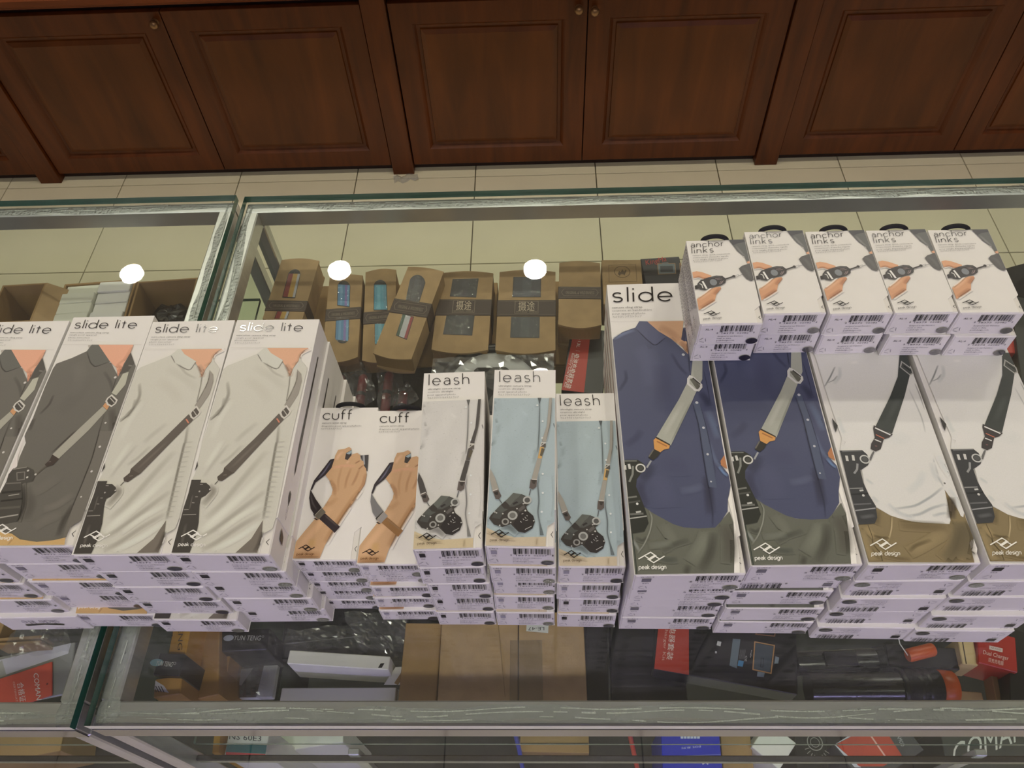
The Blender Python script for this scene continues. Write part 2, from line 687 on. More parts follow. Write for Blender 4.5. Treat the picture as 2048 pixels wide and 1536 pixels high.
# ================================================================== the room
mb = MB()
mb.cbox(-4.2, 4.2, -4.2, 2.8, -0.06, -0.006, 0.001)
floor = struct('floor', mb, mat('grout', (96, 88, 68), 0.8, var=0.1))
TX, TY = 0.3934, 0.3934
M_TILE = mat('floor_tile', (234, 225, 196), 0.28, var=0.05, scale=3.5, bump=0.02, bscale=30)
tm = MB()
tm.cbox(-TX / 2 + .0016, TX / 2 - .0016, -TY / 2 + .0016, TY / 2 - .0016, -0.006, 0.0, 0.0008)
tme = tm.mesh('tile', [M_TILE])
for i in range(-9, 9):
    for j in range(-5, 3):
        t = link('tile', tme, floor)
        t.location = (-1.384 + TX * (i + 4.5), 1.655 + TY * (j - 0.5) + TY, 0)
mb = MB()
mb.cbox(-4.2, 4.2, -4.2, 2.8, ZC, ZC + 0.05, 0.001)
struct('ceiling', mb, mat('ceiling_paint', (222, 220, 214), 0.8, var=0.03, scale=2))
M_WALL = mat('wall_paint', (196, 188, 172), 0.7, var=0.04, scale=2)
for nm, b in (('wall_back', (-4.2, 4.2, 2.72, 2.8)), ('wall_front', (-4.2, 4.2, -4.2, -4.12)), ('wall_left', (-4.2, -4.12, -4.2, 2.8)), ('wall_right', (4.12, 4.2, -4.2, 2.8))):
    mb = MB()
    mb.cbox(*b, 0, ZC, 0.001)
    struct(nm, mb, M_WALL)

# ------------------------------------------------------------------ ceiling lamps
E_LAMP = emit('lamp_glow', (1.0, 0.93, 0.79), LAMP_E)
E_FILL = emit('fill_glow', (1.0, 0.95, 0.86), FILL_E)
E_TUBE = emit('tube_glow', (0.56, 0.46, 1.0), TUBE_E)
M_TRIM = mat('lamp_trim', (225, 225, 222), 0.4)
mb = MB()
mb.lathe([(0.047, -0.002), (0.062, -0.004), (0.064, 0.0)], 24)
trim_me = mb.mesh('trim_ring', [M_TRIM])
mb = MB()
mb.add([(0.047 * math.cos(2 * PI * k / 24), 0.047 * math.sin(2 * PI * k / 24), -0.002) for k in range(24)], [list(range(24))[::-1]])
lamp_me = mb.mesh('lamp_disc', [E_LAMP])
rows = []
for px_, py in ((262, 545), (678, 538), (1070, 536)):
    p = pz(px_, py, 2 - ZC)
    rows.append((p.x, p.y))
x3 = rows[-1][0]
y3 = rows[-1][1]
for k in (1, 2):
    rows.append((x3 + 0.86 * k, y3 - 0.012 * k))
spots = [(x, y, 0) for x, y in rows] + [(x3 + 0.86 * k, y3 - 2.9, 1) for k in (-2, -1, 0, 1, 2)] + [(1.05 * k, 1.735, 2) for k in (-2, -1, 0, 1, 2)]
for (x, y, r), nm in zip(spots, ('first', 'second', 'third', 'fourth', 'fifth') * 3):
    o = thing('downlight', 'small round warm downlight in the ceiling, %s of the row above %s' % (nm, ('the wooden cabinets', 'the customer', 'the aisle')[r]), 'ceiling light', (x, y, ZC), 0, 'ceiling downlights')
    link('trim_ring', trim_me, o)
    link('lamp_disc', lamp_me, o)
mb = MB()
mb.cbox(-0.32, 0.32, -0.32, 0.32, -0.025, 0, 0.004)
pf_me = mb.mesh('panel_frame', [M_TRIM])
mb = MB()
mb.add([(-.3, -.3, -.0262), (.3, -.3, -.0262), (.3, .3, -.0262), (-.3, .3, -.0262)], [[3, 2, 1, 0]])
pd_me = mb.mesh('diffuser', [E_FILL])
for x, y, nm in ((-1.5, -0.75, 'behind the shorter counter customers'), (1.5, -0.75, 'nearer the long counter end'), (0.0, -1.9, 'farthest behind the customer')):  # added fill lights, set where the glass does not mirror them
    o = thing('fill_panel', 'unseen square fill light added to the ceiling ' + nm, 'ceiling light', (x, y, ZC), 0, 'added ceiling fill panels')
    link('panel_frame', pf_me, o)
    link('diffuser', pd_me, o)
mb = MB()
mb.cbox(-0.75, 0.75, -0.05, 0.05, 0.0, 0.04, 0.004)
tf_me = mb.mesh('batten', [M_TRIM])
mb = MB()
mb.tube([(-.7, 0, -.016), (.7, 0, -.016)], 0.016, 12)
tb_me = mb.mesh('tube', [E_TUBE])
for x, nm in ((-1.0, 'nearer the shorter counter'), (1.0, 'nearer the long counter end')):
    o = thing('tube_light', 'cool violet-white tube light hung behind the customer, ' + nm, 'tube light', (x, -1.5, 1.5), 0, 'cool tube lights')
    link('batten', tf_me, o)
    link('tube', tb_me, o)
    mb = MB()
    for xx in (-.5, .5):
        mb = MB()
        mb.tube([(xx, 0, .03), (xx, 0, ZC - 1.5)], .003, 6)
        mb.obj('hanger', M_STEEL, o)

# ------------------------------------------------------------------ wooden cabinets along the back wall
def wood(name, rgb, grain):
    m, nt, b = new_mat(name)
    tc = nt.nodes.new('ShaderNodeTexCoord')
    mp = nt.nodes.new('ShaderNodeMapping')
    mp.inputs['Scale'].default_value = grain
    nt.links.new(tc.outputs['Object'], mp.inputs['Vector'])
    n = nt.nodes.new('ShaderNodeTexNoise')
    n.inputs['Scale'].default_value = 3.0
    n.inputs['Detail'].default_value = 7
    n.inputs['Distortion'].default_value = 0.6
    nt.links.new(mp.outputs[0], n.inputs['Vector'])
    r = nt.nodes.new('ShaderNodeValToRGB')
    c = col(rgb)
    for e, p, k in zip(r.color_ramp.elements, (0.25, 0.75), (0.62, 1.4)):
        e.position = p
        e.color = (c[0] * k, c[1] * k, c[2] * k, 1)
    nt.links.new(n.outputs['Fac'], r.inputs['Fac'])
    nt.links.new(r.outputs['Color'], b.inputs['Base Color'])
    b.inputs['Roughness'].default_value = 0.38
    b.inputs['Specular IOR Level'].default_value = 0.35
    return m


M_WOODV = wood('mahogany_upright', (92, 45, 14), (9, 9, 1.1))
M_WOODH = wood('mahogany_rail', (120, 58, 22), (1.1, 9, 9))
M_WOODP = wood('mahogany_panel', (94, 49, 15), (5, 5, 0.9))
M_WOODD = mat('dark_recess', (40, 18, 10), 0.6, var=0.1)
M_BRASS = mat('brass_knob', (150, 116, 84), 0.35, metal=0.7, var=0.1)
YC = pz(800, 348, 0).y
PIL = []
for a, y, b in ((84, 364, 125), (787.6, 348.6, 828.7), (1508.6, 330, 1553)):
    PIL.append((pz(a, y, 0).x, pz(b, y, 0).x))
Z0D, Z1D = 0.030, 0.572
YD = YC + 0.008


def loop_rect(x0, x1, z0, z1, i, y):
    return [(x0 + i, y, z0 + i), (x1 - i, y, z0 + i), (x1 - i, y, z1 - i), (x0 + i, y, z1 - i)]


def rings(mb, x0, x1, z0, z1, prof, fill):
    vs, fs = [], []
    for i, y in prof:
        vs += loop_rect(x0, x1, z0, z1, i, y)
    for k in range(len(prof) - 1):
        for j in range(4):
            fs.append([4 * k + j, 4 * k + (j + 1) % 4, 4 * k + 4 + (j + 1) % 4, 4 * k + 4 + j])
    if fill:
        q = 4 * (len(prof) - 1)
        fs.append([q, q + 1, q + 2, q + 3])
    mb.add(vs, fs)


def door(parent, x0, x1, knob_px=None):
    mb = MB()
    g = 0.0015
    mS = 0.060
    rings(mb, x0 + g, x1 - g, Z0D, Z1D, ((0, YD + .02), (0.0, YD + .001), (.001, YD), (mS, YD), (mS + .004, YD + .004), (mS + .010, YD + .011), (mS + .02, YD + .012)), False)
    d = mb.obj('door', M_WOODV, parent)
    mb = MB()
    rings(mb, x0 + g, x1 - g, Z0D, Z1D, ((mS + .019, YD + .0125), (mS + .021, YD + .008), (mS + .034, YD + .003)), True)
    mb.obj('panel', M_WOODP, d)
    if knob_px:
        p = py_(knob_px[0], knob_px[1], YD - .015)
        mb = MB()
        mb.lathe([(.0, -.026), (.007, -.0255), (.0115, -.021), (.0125, -.016), (.010, -.011), (.006, -.008), (.005, -.003), (.009, -.001), (.009, .0005)], 16, M=Matrix.Translation((p.x, YD, p.z)) @ Matrix.Rotation(-PI / 2, 4, 'X'))
        mb.obj('knob', M_BRASS, d)
    return d



UN = [(-2.2, PIL[0][0], None, 'at the far end past the shorter counter', ((None, None),)),
      (PIL[0][1], PIL[1][0], pz(447, 338, 0).x, 'behind the shorter counter, with one round knob left', ((308, 49), None)),
      (PIL[1][1], PIL[2][0], None, 'in the middle, with two round knobs', ((1158, 20), (1190, 23))),
      (PIL[2][1], 2.15, None, 'behind the far end of the long counter', (None, None))]
CABS = []
SPL = [None, -1.033, py_(1169, 200, YC).x, py_(1905, 312, YC).x]
for n, (x0, x1, _, lab, kn) in enumerate(UN):
    u = thing('base_cabinet', 'mahogany panelled base cabinet ' + lab, 'cabinet', ((x0 + x1) / 2, YC + .25, 0), 0, 'mahogany base cabinets')
    u.location = (0, 0, 0)
    CABS.append(u)
    mb = MB()
    mb.cbox(x0, x1, YC + .03, YC + .55, 0.0, .60, .001)
    mb.obj('carcass', M_WOODD, u)
    if n == 0:
        door(u, x0, x1 - .0)
    else:
        xs = SPL[n]
        door(u, x0 + .002, xs, kn[0])
        door(u, xs, x1 - .002, kn[1])
    if n < 3:
        mb = MB()
        mb.cbox(PIL[n][0], PIL[n][1], YC - .003, YC + .05, 0, .60, .0015)
        mb.obj('pilaster', M_WOODV, u)
mb = MB()
mb.cbox(-2.25, 2.2, YC - .012, YC + .55, .600, .612, .001)
mb.cbox(-2.25, 2.2, YC - .034, YC + .55, .613, .640, .006)
struct('trim_1', mb, M_WOODH)
# small scrap of clear tape on the tiles in front of the cabinets
q = pz(812, 357, .0)
o = thing('tape_scrap', 'crumpled scrap of clear tape on the tiles before the cabinet', 'scrap', (q.x, q.y, 0.0006), .2)
mb = MB()
nn = 6
vs = [((i / nn - .5) * .08, (j / 3 - .5) * .035 + .008 * math.sin(i * 2), .002 + .004 * noise.noise((i * .9, j * .8, 1))) for i in range(nn + 1) for j in range(4)]
mb.add(vs, [[i * 4 + j, (i + 1) * 4 + j, (i + 1) * 4 + j + 1, i * 4 + j + 1] for i in range(nn) for j in range(3)])
mb.obj('strip', film('tape_film', (.9, .9, .88), 2.0, .15, haze=.3), o)

# ------------------------------------------------------------------ display cases
ZS = 0.815      # upper shelf
ZL = 0.430      # lower shelf
ZR = 0.9885     # top of rails
M_LAM = mat('dark_laminate', (46, 42, 44), 0.5, var=0.15, scale=12)
M_SIDE = mat('grey_laminate', (120, 118, 116), 0.5, var=0.06)


def bead(mb, p0, p1, width, seed, z=.9888, amp=.0006, nx=None, nw=6, wob=.5, gaps=False):
    """wavy smear of clear sealant, or painted sparkle line, from p0 to p1"""
    p0, p1 = Vector(p0[:2]), Vector(p1[:2])
    L = (p1 - p0).length
    nx = nx or max(8, int(L / .003))
    d = (p1 - p0) / L
    s = Vector((-d.y, d.x))
    vs = []
    for i in range(nx + 1):
        t = i / nx
        c = noise.noise((t * L * 9, seed, 0)) * width * wob
        hw = width * (.30 + .28 * (noise.noise((t * L * 22, seed + 5, 3)) + .5))
        e = min(1, 12 * t, 12 * (1 - t))
        hw *= max(.25, e)
        for j in range(nw + 1):
            v = j / nw * 2 - 1
            q = p0 + d * (t * L) + s * (c + v * hw)
            h = (1 - v * v) * .5 + .5 * noise.noise((q.x * 260, q.y * 260, seed))
            vs.append((q.x, q.y, z + amp * max(0, h)))
    fs = [[i * (nw + 1) + j, (i + 1) * (nw + 1) + j, (i + 1) * (nw + 1) + j + 1, i * (nw + 1) + j + 1] for i in range(nx) for j in range(nw) if not gaps or noise.noise((i / nx * L * 50, seed * 3.1, 7)) > -.12]
    mb.add(vs, fs, smooth=True)


def make_case(name, label, x0, x1, y0, y1, rw_side, seed, light_edge):
    t = thing(name, label, 'display case', ((x0 + x1) / 2, (y0 + y1) / 2, 0))
    t.location = (0, 0, 0)
    FR, BR_ = y0 + .0235, y1 - .018
    # glass top
    mb = MB()
    zt, zb = 1.0, .990
    vs = [(x0, y0, zb), (x1, y0, zb), (x1, y1, zb), (x0, y1, zb), (x0, y0, zt), (x1, y0, zt), (x1, y1, zt), (x0, y1, zt)]
    mb.add(vs, [[3, 2, 1, 0], [4, 5, 6, 7]], 0)
    mb.add(vs, [[0, 1, 5, 4]], 2)
    mb.add(vs, [[2, 3, 7, 6], [1, 2, 6, 5], [3, 0, 4, 7]], 1)
    mb.obj('glass_top', [M_GLASS, M_GEDGE, M_GEDGE2], t)
    # rails
    for nm, b in (('top_rail', (x0 + .001, x1 - .001, y0 + .0005, FR)), ('top_rail', (x0 + .001, x1 - .001, BR_, y1 - .001))):
        mb = MB()
        mb.cbox(*b, ZR - .026, ZR, .0015)
        mb.obj(nm, M_STEEL, t)
    for b in ((x0 + .001, x0 + rw_side, FR + .0002, BR_ - .0002), (x1 - rw_side, x1 - .001, FR + .0002, BR_ - .0002)):
        mb = MB()
        mb.cbox(*b, ZR - .026, ZR, .0015)
        mb.obj('top_rail', M_STEEL, t)
    mb = MB()
    mb.cbox(x0 + .001, x1 - .001, y0 - .0004, y0 + .0004, ZR - .0262, ZR - .0012, .0002)
    mb.obj('face_strip', M_CHROME, t)
    # posts
    for a in (x0 + .001, x1 - .019):
        for b in (y0 + .001, y1 - .019):
            mb = MB()
            mb.cbox(a, a + .018, b, b + .018, 0.02, ZR - .0262, .0015)
            mb.obj('post', M_STEEL, t)
    # shelf, its front rail, lower board, plinth
    mb = MB()
    vs = [(x0 + .02, y0 + .022, ZS - .006), (x1 - .02, y0 + .022, ZS - .006), (x1 - .02, y1 - .02, ZS - .006), (x0 + .02, y1 - .02, ZS - .006)]
    vs += [(v[0], v[1], ZS) for v in vs]
    mb.add(vs, [[3, 2, 1, 0], [4, 5, 6, 7]], 0)
    mb.add(vs, [[0, 1, 5, 4], [1, 2, 6, 5], [2, 3, 7, 6], [3, 0, 4, 7]], 1)
    mb.obj('glass_shelf', [M_GLASSF, M_GEDGE], t)
    mb = MB()
    mb.cbox(x0 + .019, x1 - .019, y0 + .0085, y0 + .0145, ZS - .030, ZS - .018, .001)
    mb.obj('shelf_rail', M_CHROME, t)
    mb = MB()
    mb.cbox(x0 + .0195, x1 - .0195, y0 + .02, y1 - .02, ZL - .02, ZL, .001)
    mb.obj('lower_board', M_LAM, t)
    mb = MB()
    mb.cbox(x0 + .0195, x1 - .0195, y0 + .02, y1 - .02, 0.0, ZL - .021, .002)
    mb.obj('plinth', M_SIDE, t)
    # front, side and back panes
    for nm, b in (('front_pane', (x0 + .0195, x1 - .0195, y0 + .003, y0 + .008, .03, ZR - .0265)),
                  ('back_pane', (x0 + .0195, x1 - .0195, y1 - .012, y1 - .007, .03, ZR - .0265)),
                  ('side_pane', (x0 + .003, x0 + .008, y0 + .0195, y1 - .0195, .03, ZR - .0265)),
                  ('side_pane', (x1 - .008, x1 - .003, y0 + .0195, y1 - .0195, .03, ZR - .0265))):
        mb = MB()
        mb.cbox(*b, .0003)
        mb.obj(nm, M_GLASSF, t)
    # sealant under the glass
    mb = MB()
    ym = (y0 + FR) / 2
    bead(mb, (x0 + .004, ym, 0), (x1 - .004, ym, 0), .013, seed, wob=.55)
    bead(mb, (x0 + .004, ym - .006, 0), (x1 - .004, ym - .006, 0), .004, seed + 31, wob=1.0)
    yb = (y1 + BR_) / 2 - .001
    bead(mb, (x0 + .004, yb, 0), (x1 - .004, yb, 0), .015, seed + 2, wob=.2)
    for xa in (x0 + rw_side * .55, x1 - rw_side * .55):
        bead(mb, (xa, y0 + .005, 0), (xa, y1 - .005, 0), .011, seed + 3, wob=.5)
    for xa in (x0 + .012, x1 - .012):
        bead(mb, (xa - .01, y0 + .012, 0), (xa + .01, y0 + .014, 0), .024, seed + 9, amp=.0009)
    mb.obj('sealant', M_SEAL, t)
    mb = MB()  # broken white lines painting the sparkle along the sealant
    for k, (yy, a) in enumerate(((ym + .004, .012), (ym + .001, .010), (ym - .004, .010), (yb, .012), (yb + .003, .008))):
        bead(mb, (x0 + .006, yy, 0), (x1 - .006, yy, 0), .0013, seed + 50 + k * 7, z=.9893, amp=.0005, nw=3, wob=4.5, gaps=True)
    for xa in (x0 + rw_side * .5, x1 - rw_side * .5):
        bead(mb, (xa, y0 + .01, 0), (xa, y1 - .01, 0), .0014, seed + 90, z=.9893, amp=.0005, nw=3, wob=3.5, gaps=True)
    mb.obj('sparkle_line', M_SEALGLINT, t)
    return t


X0 = -0.3935
main_case = make_case('display_case', 'long glass-topped display case with steel frame under most of the stacked boxes', X0, 0.92, .1485, .8148, .0185, 3, 0)
left_case = make_case('display_case', 'shorter glass-topped display case carrying the first stack of grey-shirt boxes', -1.55, -.4055, .1475, .8184, .0235, 11, 1)
# uprights behind the front glass
for x, nm in ((py_(663, 1467, .162).x, 'nearer the dark gap'), (py_(2046, 1475, .162).x, 'nearer the red charger box')):
    mb = MB()
    mb.cbox(x - .006, x + .006, .1615, .1685, .4305, ZS - .0115, .001)
    o = mb.obj('bracket_strip', M_STEEL, main_case)

# ================================================================== strap boxes
DIM = {'slide': (.081, .284, .0305), 'lite': (.0755, .226, .0325), 'leash': (.0512, .1595, .0335), 'cuff': (.0520, .145, .0238), 'anchor': (.0508, .0945, .0270)}
ZT = 1.0003


def rectfit(pts, z, wl=None):
    """pts: tl, tr, br, bl in the photograph -> centre, angle, width, length on the plane z"""
    tl, tr, br, bl = [pz(p[0], p[1], z) for p in pts]
    c = (tl + tr + br + bl) / 4
    u = (br - bl) + (tr - tl)
    v = (tl - bl) + (tr - br)
    a = math.atan2(u.y, u.x)
    b = math.atan2(v.y, v.x) - PI / 2
    ang = (a * u.length + b * v.length) / (u.length + v.length)
    return c, ang, u.length / 2, v.length / 2


def localiser(c, ang, z):
    ca, sa = math.cos(-ang), math.sin(-ang)

    def f(x, y):
        p = pz(x, y, z) - c
        return (p.x * ca - p.y * sa, p.x * sa + p.y * ca)
    return f


def crop(x0, y0, s):
    return lambda x, y: (x0 + x / s, y0 + y / s)


# top box corner pixels: tl, tr, br, bl  /  base front corners: bl, br
ST = {
    'lite_b': dict(kind='lite', n=5, top=((150, 633), (304, 632.5), (147.5, 1093), (-46, 1093)), base=((184, 1246), (326, 1248))),
    'lite_c': dict(kind='lite', n=5, top=((307, 643), (465, 641.7), (342, 1110), (148, 1107.5)), base=((331, 1256), (489, 1259))),
    'lite_d': dict(kind='lite', n=5, top=((478.3, 637.5), (634, 638), (537, 1111.6), (342.5, 1110)), base=((505, 1247), (655, 1245))),
    'cuff_a': dict(kind='cuff', n=5, top=((643, 816), (754, 815), (714, 1121), (586, 1119)), base=((662, 1218), (764, 1218))),
    'cuff_b': dict(kind='cuff', n=5, top=((757, 821), (868, 820), (842, 1129), (715, 1130)), base=((772, 1240), (876, 1239))),
    'leash_a': dict(kind='leash', n=5, top=((848, 745), (968, 743), (968.6, 1097.7), (824, 1100)), base=((882, 1250), (990, 1250))),
    'leash_b': dict(kind='leash', n=5, top=((991, 739.7), (1111, 739), (1111, 1094), (968, 1094)), base=((997, 1250), (1104, 1252))),
    'leash_c': dict(kind='leash', n=4, top=((1114, 789), (1225, 786), (1252, 1132), (1117, 1132)), base=((1114, 1253), (1224, 1256))),
    'slide_a': dict(kind='slide', n=5, top=((1212.5, 567.5), (1387, 563), (1496.7, 1152.5), (1270, 1152)), base=((1236, 1257.4), (1417, 1260))),
}
for k, d in ST.items():
    w_, l_, t_ = DIM[d['kind']]
    z = ZT + d['n'] * t_
    d['z'] = z
    d['c'], d['a'], d['w'], d['l'] = rectfit(d['top'], z)
    d['loc'] = localiser(d['c'], d['a'], z)

ART = {}


def new_art(key, st):
    kind = ST[st]['kind']
    w_, l_, t_ = DIM[kind]
    e = .0006
    a = Art(None, lift=t_ + .0006, clamp=(-w_ / 2 + e, w_ / 2 - e, -l_ / 2 + e, l_ / 2 - e))
    ART[key] = a
    lf = ST[st]['loc']

    def C(x0, y0, s):
        g = crop(x0, y0, s)
        return lambda x, y: lf(*g(x, y))
    return a, C


def pp(T, *xy):
    return [(T, xy[i], xy[i + 1]) for i in range(0, len(xy), 2)]


# ---- slide lite, pale shirt
SKIN = (226, 168, 130)
art, C = new_art('lite_pale', 'lite_d')
A, B = C(340, 630, 6), C(330, 880, 6)
SH = (203, 202, 190)


def lite_head(art, A, BL, BR, TL, subs, line):
    art.title('slide lite', (A, *BL), (A, *BR), (A, *TL), wt=.11)
    for t, b, e in zip(('mirrorless camera sling strap', 'sangle pour appareil', 'photo mirrorless', 'ミラーレスカメラストラップ'), subs, ((90, 88, 86), (130, 128, 126), (130, 128, 126), (140, 138, 136))):
        art.text(t, (A, b[0], b[2]), (A, b[1], b[2] + 2), (A, b[0] + 4, b[2] - 15), rgb=e)
    art.stroke((196, 192, 186), .0003, pp(A, *line))


lite_head(art, A, (835, 193), (1585, 198), (850, 130), ((800, 1270, 255), (792, 1122, 285), (780, 1045, 315), (778, 1080, 347)), (730, 397, 1700, 401))
art.poly(SH, pp(A, 1130, 402, 1050, 470, 880, 540, 690, 615, 640, 660, 560, 950, 440, 1380) + pp(B, 440, 20, 370, 400, 320, 500, 85, 1360, 1120, 1360, 1150, 1200, 1180, 1130, 1290, 1070, 1330, 950, 1515, 0) + pp(A, 1650, 640, 1580, 560, 1560, 500, 1540, 560, 1440, 740, 1400, 640, 1170, 402))
art.poly(SKIN, pp(A, 1165, 402, 1690, 402, 1620, 425, 1565, 480, 1545, 550, 1480, 640, 1440, 750, 1405, 640, 1350, 560, 1215, 465))
art.soft((170, 132, 108), .006, .6, pp(A, 1390, 590, 1450, 690, 1440, 750))
art.soft((190, 140, 108), .004, .5, pp(A, 1690, 410, 1560, 470, 1545, 560, 1460, 610))
art.poly((205, 206, 195), pp(A, 1130, 402, 1050, 470, 1110, 570, 1290, 668, 1360, 550, 1215, 462, 1168, 402))
art.poly((200, 200, 188), pp(A, 1560, 505, 1580, 560, 1500, 650, 1445, 760, 1480, 650, 1545, 560))
art.soft((120, 116, 106), .0016, .7, pp(A, 1110, 570, 1290, 668, 1360, 550))
art.soft((140, 136, 126), .0014, .7, pp(A, 1050, 470, 1110, 570))
for q in ((660, 990, 640, 1110, 560, 1200, 480, 1265), (690, 800, 710, 950, 660, 1090, 560, 1190)):
    art.soft((138, 134, 122), .004, .65, pp(A, *q))
art.soft((110, 106, 96), .0018, .8, pp(A, 655, 1080, 600, 1180, 480, 1275))
for q, wd, al, c in (((1000, 620, 1250, 760, 1400, 900), .010, .3, (180, 178, 165)), ((1150, 590, 1250, 700, 1380, 760), .003, .5, (165, 162, 150)), ((900, 760, 1100, 900, 1200, 1050), .012, .25, (185, 180, 166)),
                      ((1060, 1290, 900, 1420, 780, 1536), .006, .4, (172, 170, 158)), ((760, 1010, 600, 1250, 500, 1500), .007, .3, (222, 224, 212))):
    art.soft(c, wd, al, pp(A, *q))
for q, wd, al, c in (((1240, 120, 980, 420, 700, 760, 480, 960), .007, .55, (168, 166, 152)), ((1260, 330, 900, 700, 560, 1000, 440, 1120), .009, .5, (226, 230, 216)),
                      ((1230, 600, 900, 850, 600, 1080, 420, 1180), .006, .6, (160, 157, 144)), ((1190, 760, 900, 920, 640, 1110), .006, .5, (222, 226, 212)), ((1180, 880, 900, 1040, 600, 1250, 430, 1330), .006, .6, (158, 154, 142)),
                      ((1170, 980, 900, 1170, 560, 1340), .006, .55, (218, 224, 212)), ((780, 40, 600, 260, 460, 460), .004, .4, (170, 168, 156)), ((700, 0, 480, 350), .006, .4, (222, 226, 212)), ((940, 60, 780, 220, 660, 300), .004, .45, (165, 162, 150))):
    art.soft(c, wd, al, pp(B, *q))
art.stroke((150, 147, 136), .0010, pp(A, 1442, 740, 1432, 850, 1400, 1040))
art.soft((118, 114, 102), .0030, .8, pp(A, 1310, 1310, 1290, 1536) + pp(B, 1340, 40, 1290, 320, 1250, 560, 1195, 880, 1182, 960))
for k in range(16):
    t = k / 15
    x, y = 1390 - 190 * t, 30 + 900 * t
    art.soft((168, 166, 154), .0012, .5, pp(B, x - 30 - 10 * (k % 3), y, x + 60, y - 8))
art.poly((118, 110, 99), pp(B, 1178, 970, 1165, 1160, 1110, 1360, 850, 1360, 1040, 1190))
art.soft((84, 77, 69), .004, .8, pp(B, 1170, 1100, 1130, 1250, 1070, 1355))
art.poly((152, 146, 136), pp(A, 1530, 660, 1578, 715, 1585, 800, 1545, 955, 1440, 1120, 1375, 1090, 1490, 900, 1528, 760))
art.soft((116, 108, 98), .0016, .6, pp(A, 1530, 680, 1525, 800, 1400, 1060))
art.poly((96, 87, 79), pp(A, 1310, 1190, 1370, 1262) + pp(B, 1205, 0, 830, 405, 715, 340, 1070, 0))
art.soft((128, 118, 108), .003, .35, pp(B, 1150, 0, 780, 360))
art.poly((84, 76, 69), pp(A, 1330, 1180, 1410, 1100, 1448, 1170, 1375, 1248))
art.ring((206, 202, 192), .0014, pp(A, 1330, 1180, 1345, 1150, 1400, 1100, 1448, 1165, 1430, 1200, 1375, 1245, 1345, 1225))
art.stroke((180, 176, 166), .0008, pp(A, 1360, 1140, 1410, 1210))
art.stroke((216, 128, 98), .0012, pp(A, 1285, 1250, 1318, 1298))
art.poly((82, 73, 65), pp(B, 715, 340, 703, 390, 632, 450, 640, 492, 690, 502, 795, 425, 830, 405))
art.stroke((120, 110, 100), .0007, pp(B, 705, 430, 745, 425))
art.stroke((86, 82, 72), .0006, pp(B, 640, 498, 560, 590))
art.soft((110, 104, 92), .008, .5, pp(B, 520, 560, 600, 620, 450, 800))
art.poly((66, 62, 57), pp(B, 325, 485, 440, 485, 430, 520, 500, 522, 545, 560, 560, 610, 490, 680, 440, 700, 420, 800, 410, 1000, 370, 1180, 300, 1360, 85, 1360, 230, 820, 290, 640))
for q in ((425, 540, 460, 542), (330, 760, 360, 762), (235, 845, 310, 842), (220, 905, 380, 900), (370, 690, 400, 690)):
    art.stroke((150, 146, 138), .0006, pp(B, *q))
art.dot((170, 166, 158), .0007, (B, 420, 625))
art.dot((190, 186, 178), .0007, (B, 545, 600))
art.soft((98, 93, 86), .003, .6, pp(B, 260, 1000, 200, 1300))
art.soft((100, 95, 88), .0015, .8, pp(B, 340, 660, 300, 850))
art.poly((60, 56, 52), pp(B, 395, 262, 400, 320, 362, 385))
art.logo(200, 512, 1090, 1206, (236, 234, 228), B)
art.title('peak design', (B, 165, 1278), (B, 485, 1282), (B, 170, 1252), wt=.26, rgb=(232, 230, 224), foil=False)

# ---- slide lite, dark shirt
art, C = new_art('lite_dark', 'lite_b')
A, B = C(0, 630, 6), C(0, 860, 6)
lite_head(art, A, (890, 163), (1630, 163), (913, 100), ((845, 1310, 222), (835, 1160, 250), (822, 1080, 282), (815, 1110, 315)), (740, 360, 1700, 362))
art.poly((178, 170, 160), pp(A, 1060, 368, 1110, 362, 1070, 405))
art.poly((236, 234, 230), pp(A, 1085, 405, 1125, 362, 1100, 362))
art.poly((104, 101, 93), pp(A, 1105, 362, 1045, 440, 870, 520, 680, 590, 640, 650, 540, 880, 400, 1240, 310, 1430) + pp(B, 300, 80, 315, 160, 240, 330, 205, 470, 90, 640, 0, 900, -60, 1100, 0, 1220, 150, 1250, 250, 1320, 450, 1350, 650, 1330, 800, 1290, 850, 1170, 985, 1090, 1350, 20) + pp(A, 1645, 620, 1572, 455, 1490, 590, 1420, 740, 1330, 570, 1185, 362))
art.poly((236, 168, 134), pp(A, 1185, 362, 1605, 362, 1572, 452, 1490, 590, 1440, 700, 1420, 745, 1400, 640, 1325, 565, 1235, 450))
art.soft((190, 120, 88), .005, .5, pp(A, 1400, 600, 1450, 640, 1425, 735))
art.soft((206, 140, 106), .004, .5, pp(A, 1590, 380, 1500, 540, 1400, 610))
art.poly((98, 98, 91), pp(A, 1105, 362, 1187, 362, 1322, 562, 1145, 630, 1090, 580, 1045, 440))
art.soft((62, 60, 55), .0016, .9, pp(A, 1045, 440, 1090, 580, 1145, 632, 1322, 564))
art.poly((78, 74, 68), pp(A, 1572, 455, 1615, 590, 1540, 680, 1440, 720, 1500, 590))
art.soft((150, 146, 138), .002, .6, pp(A, 1540, 610, 1600, 620))
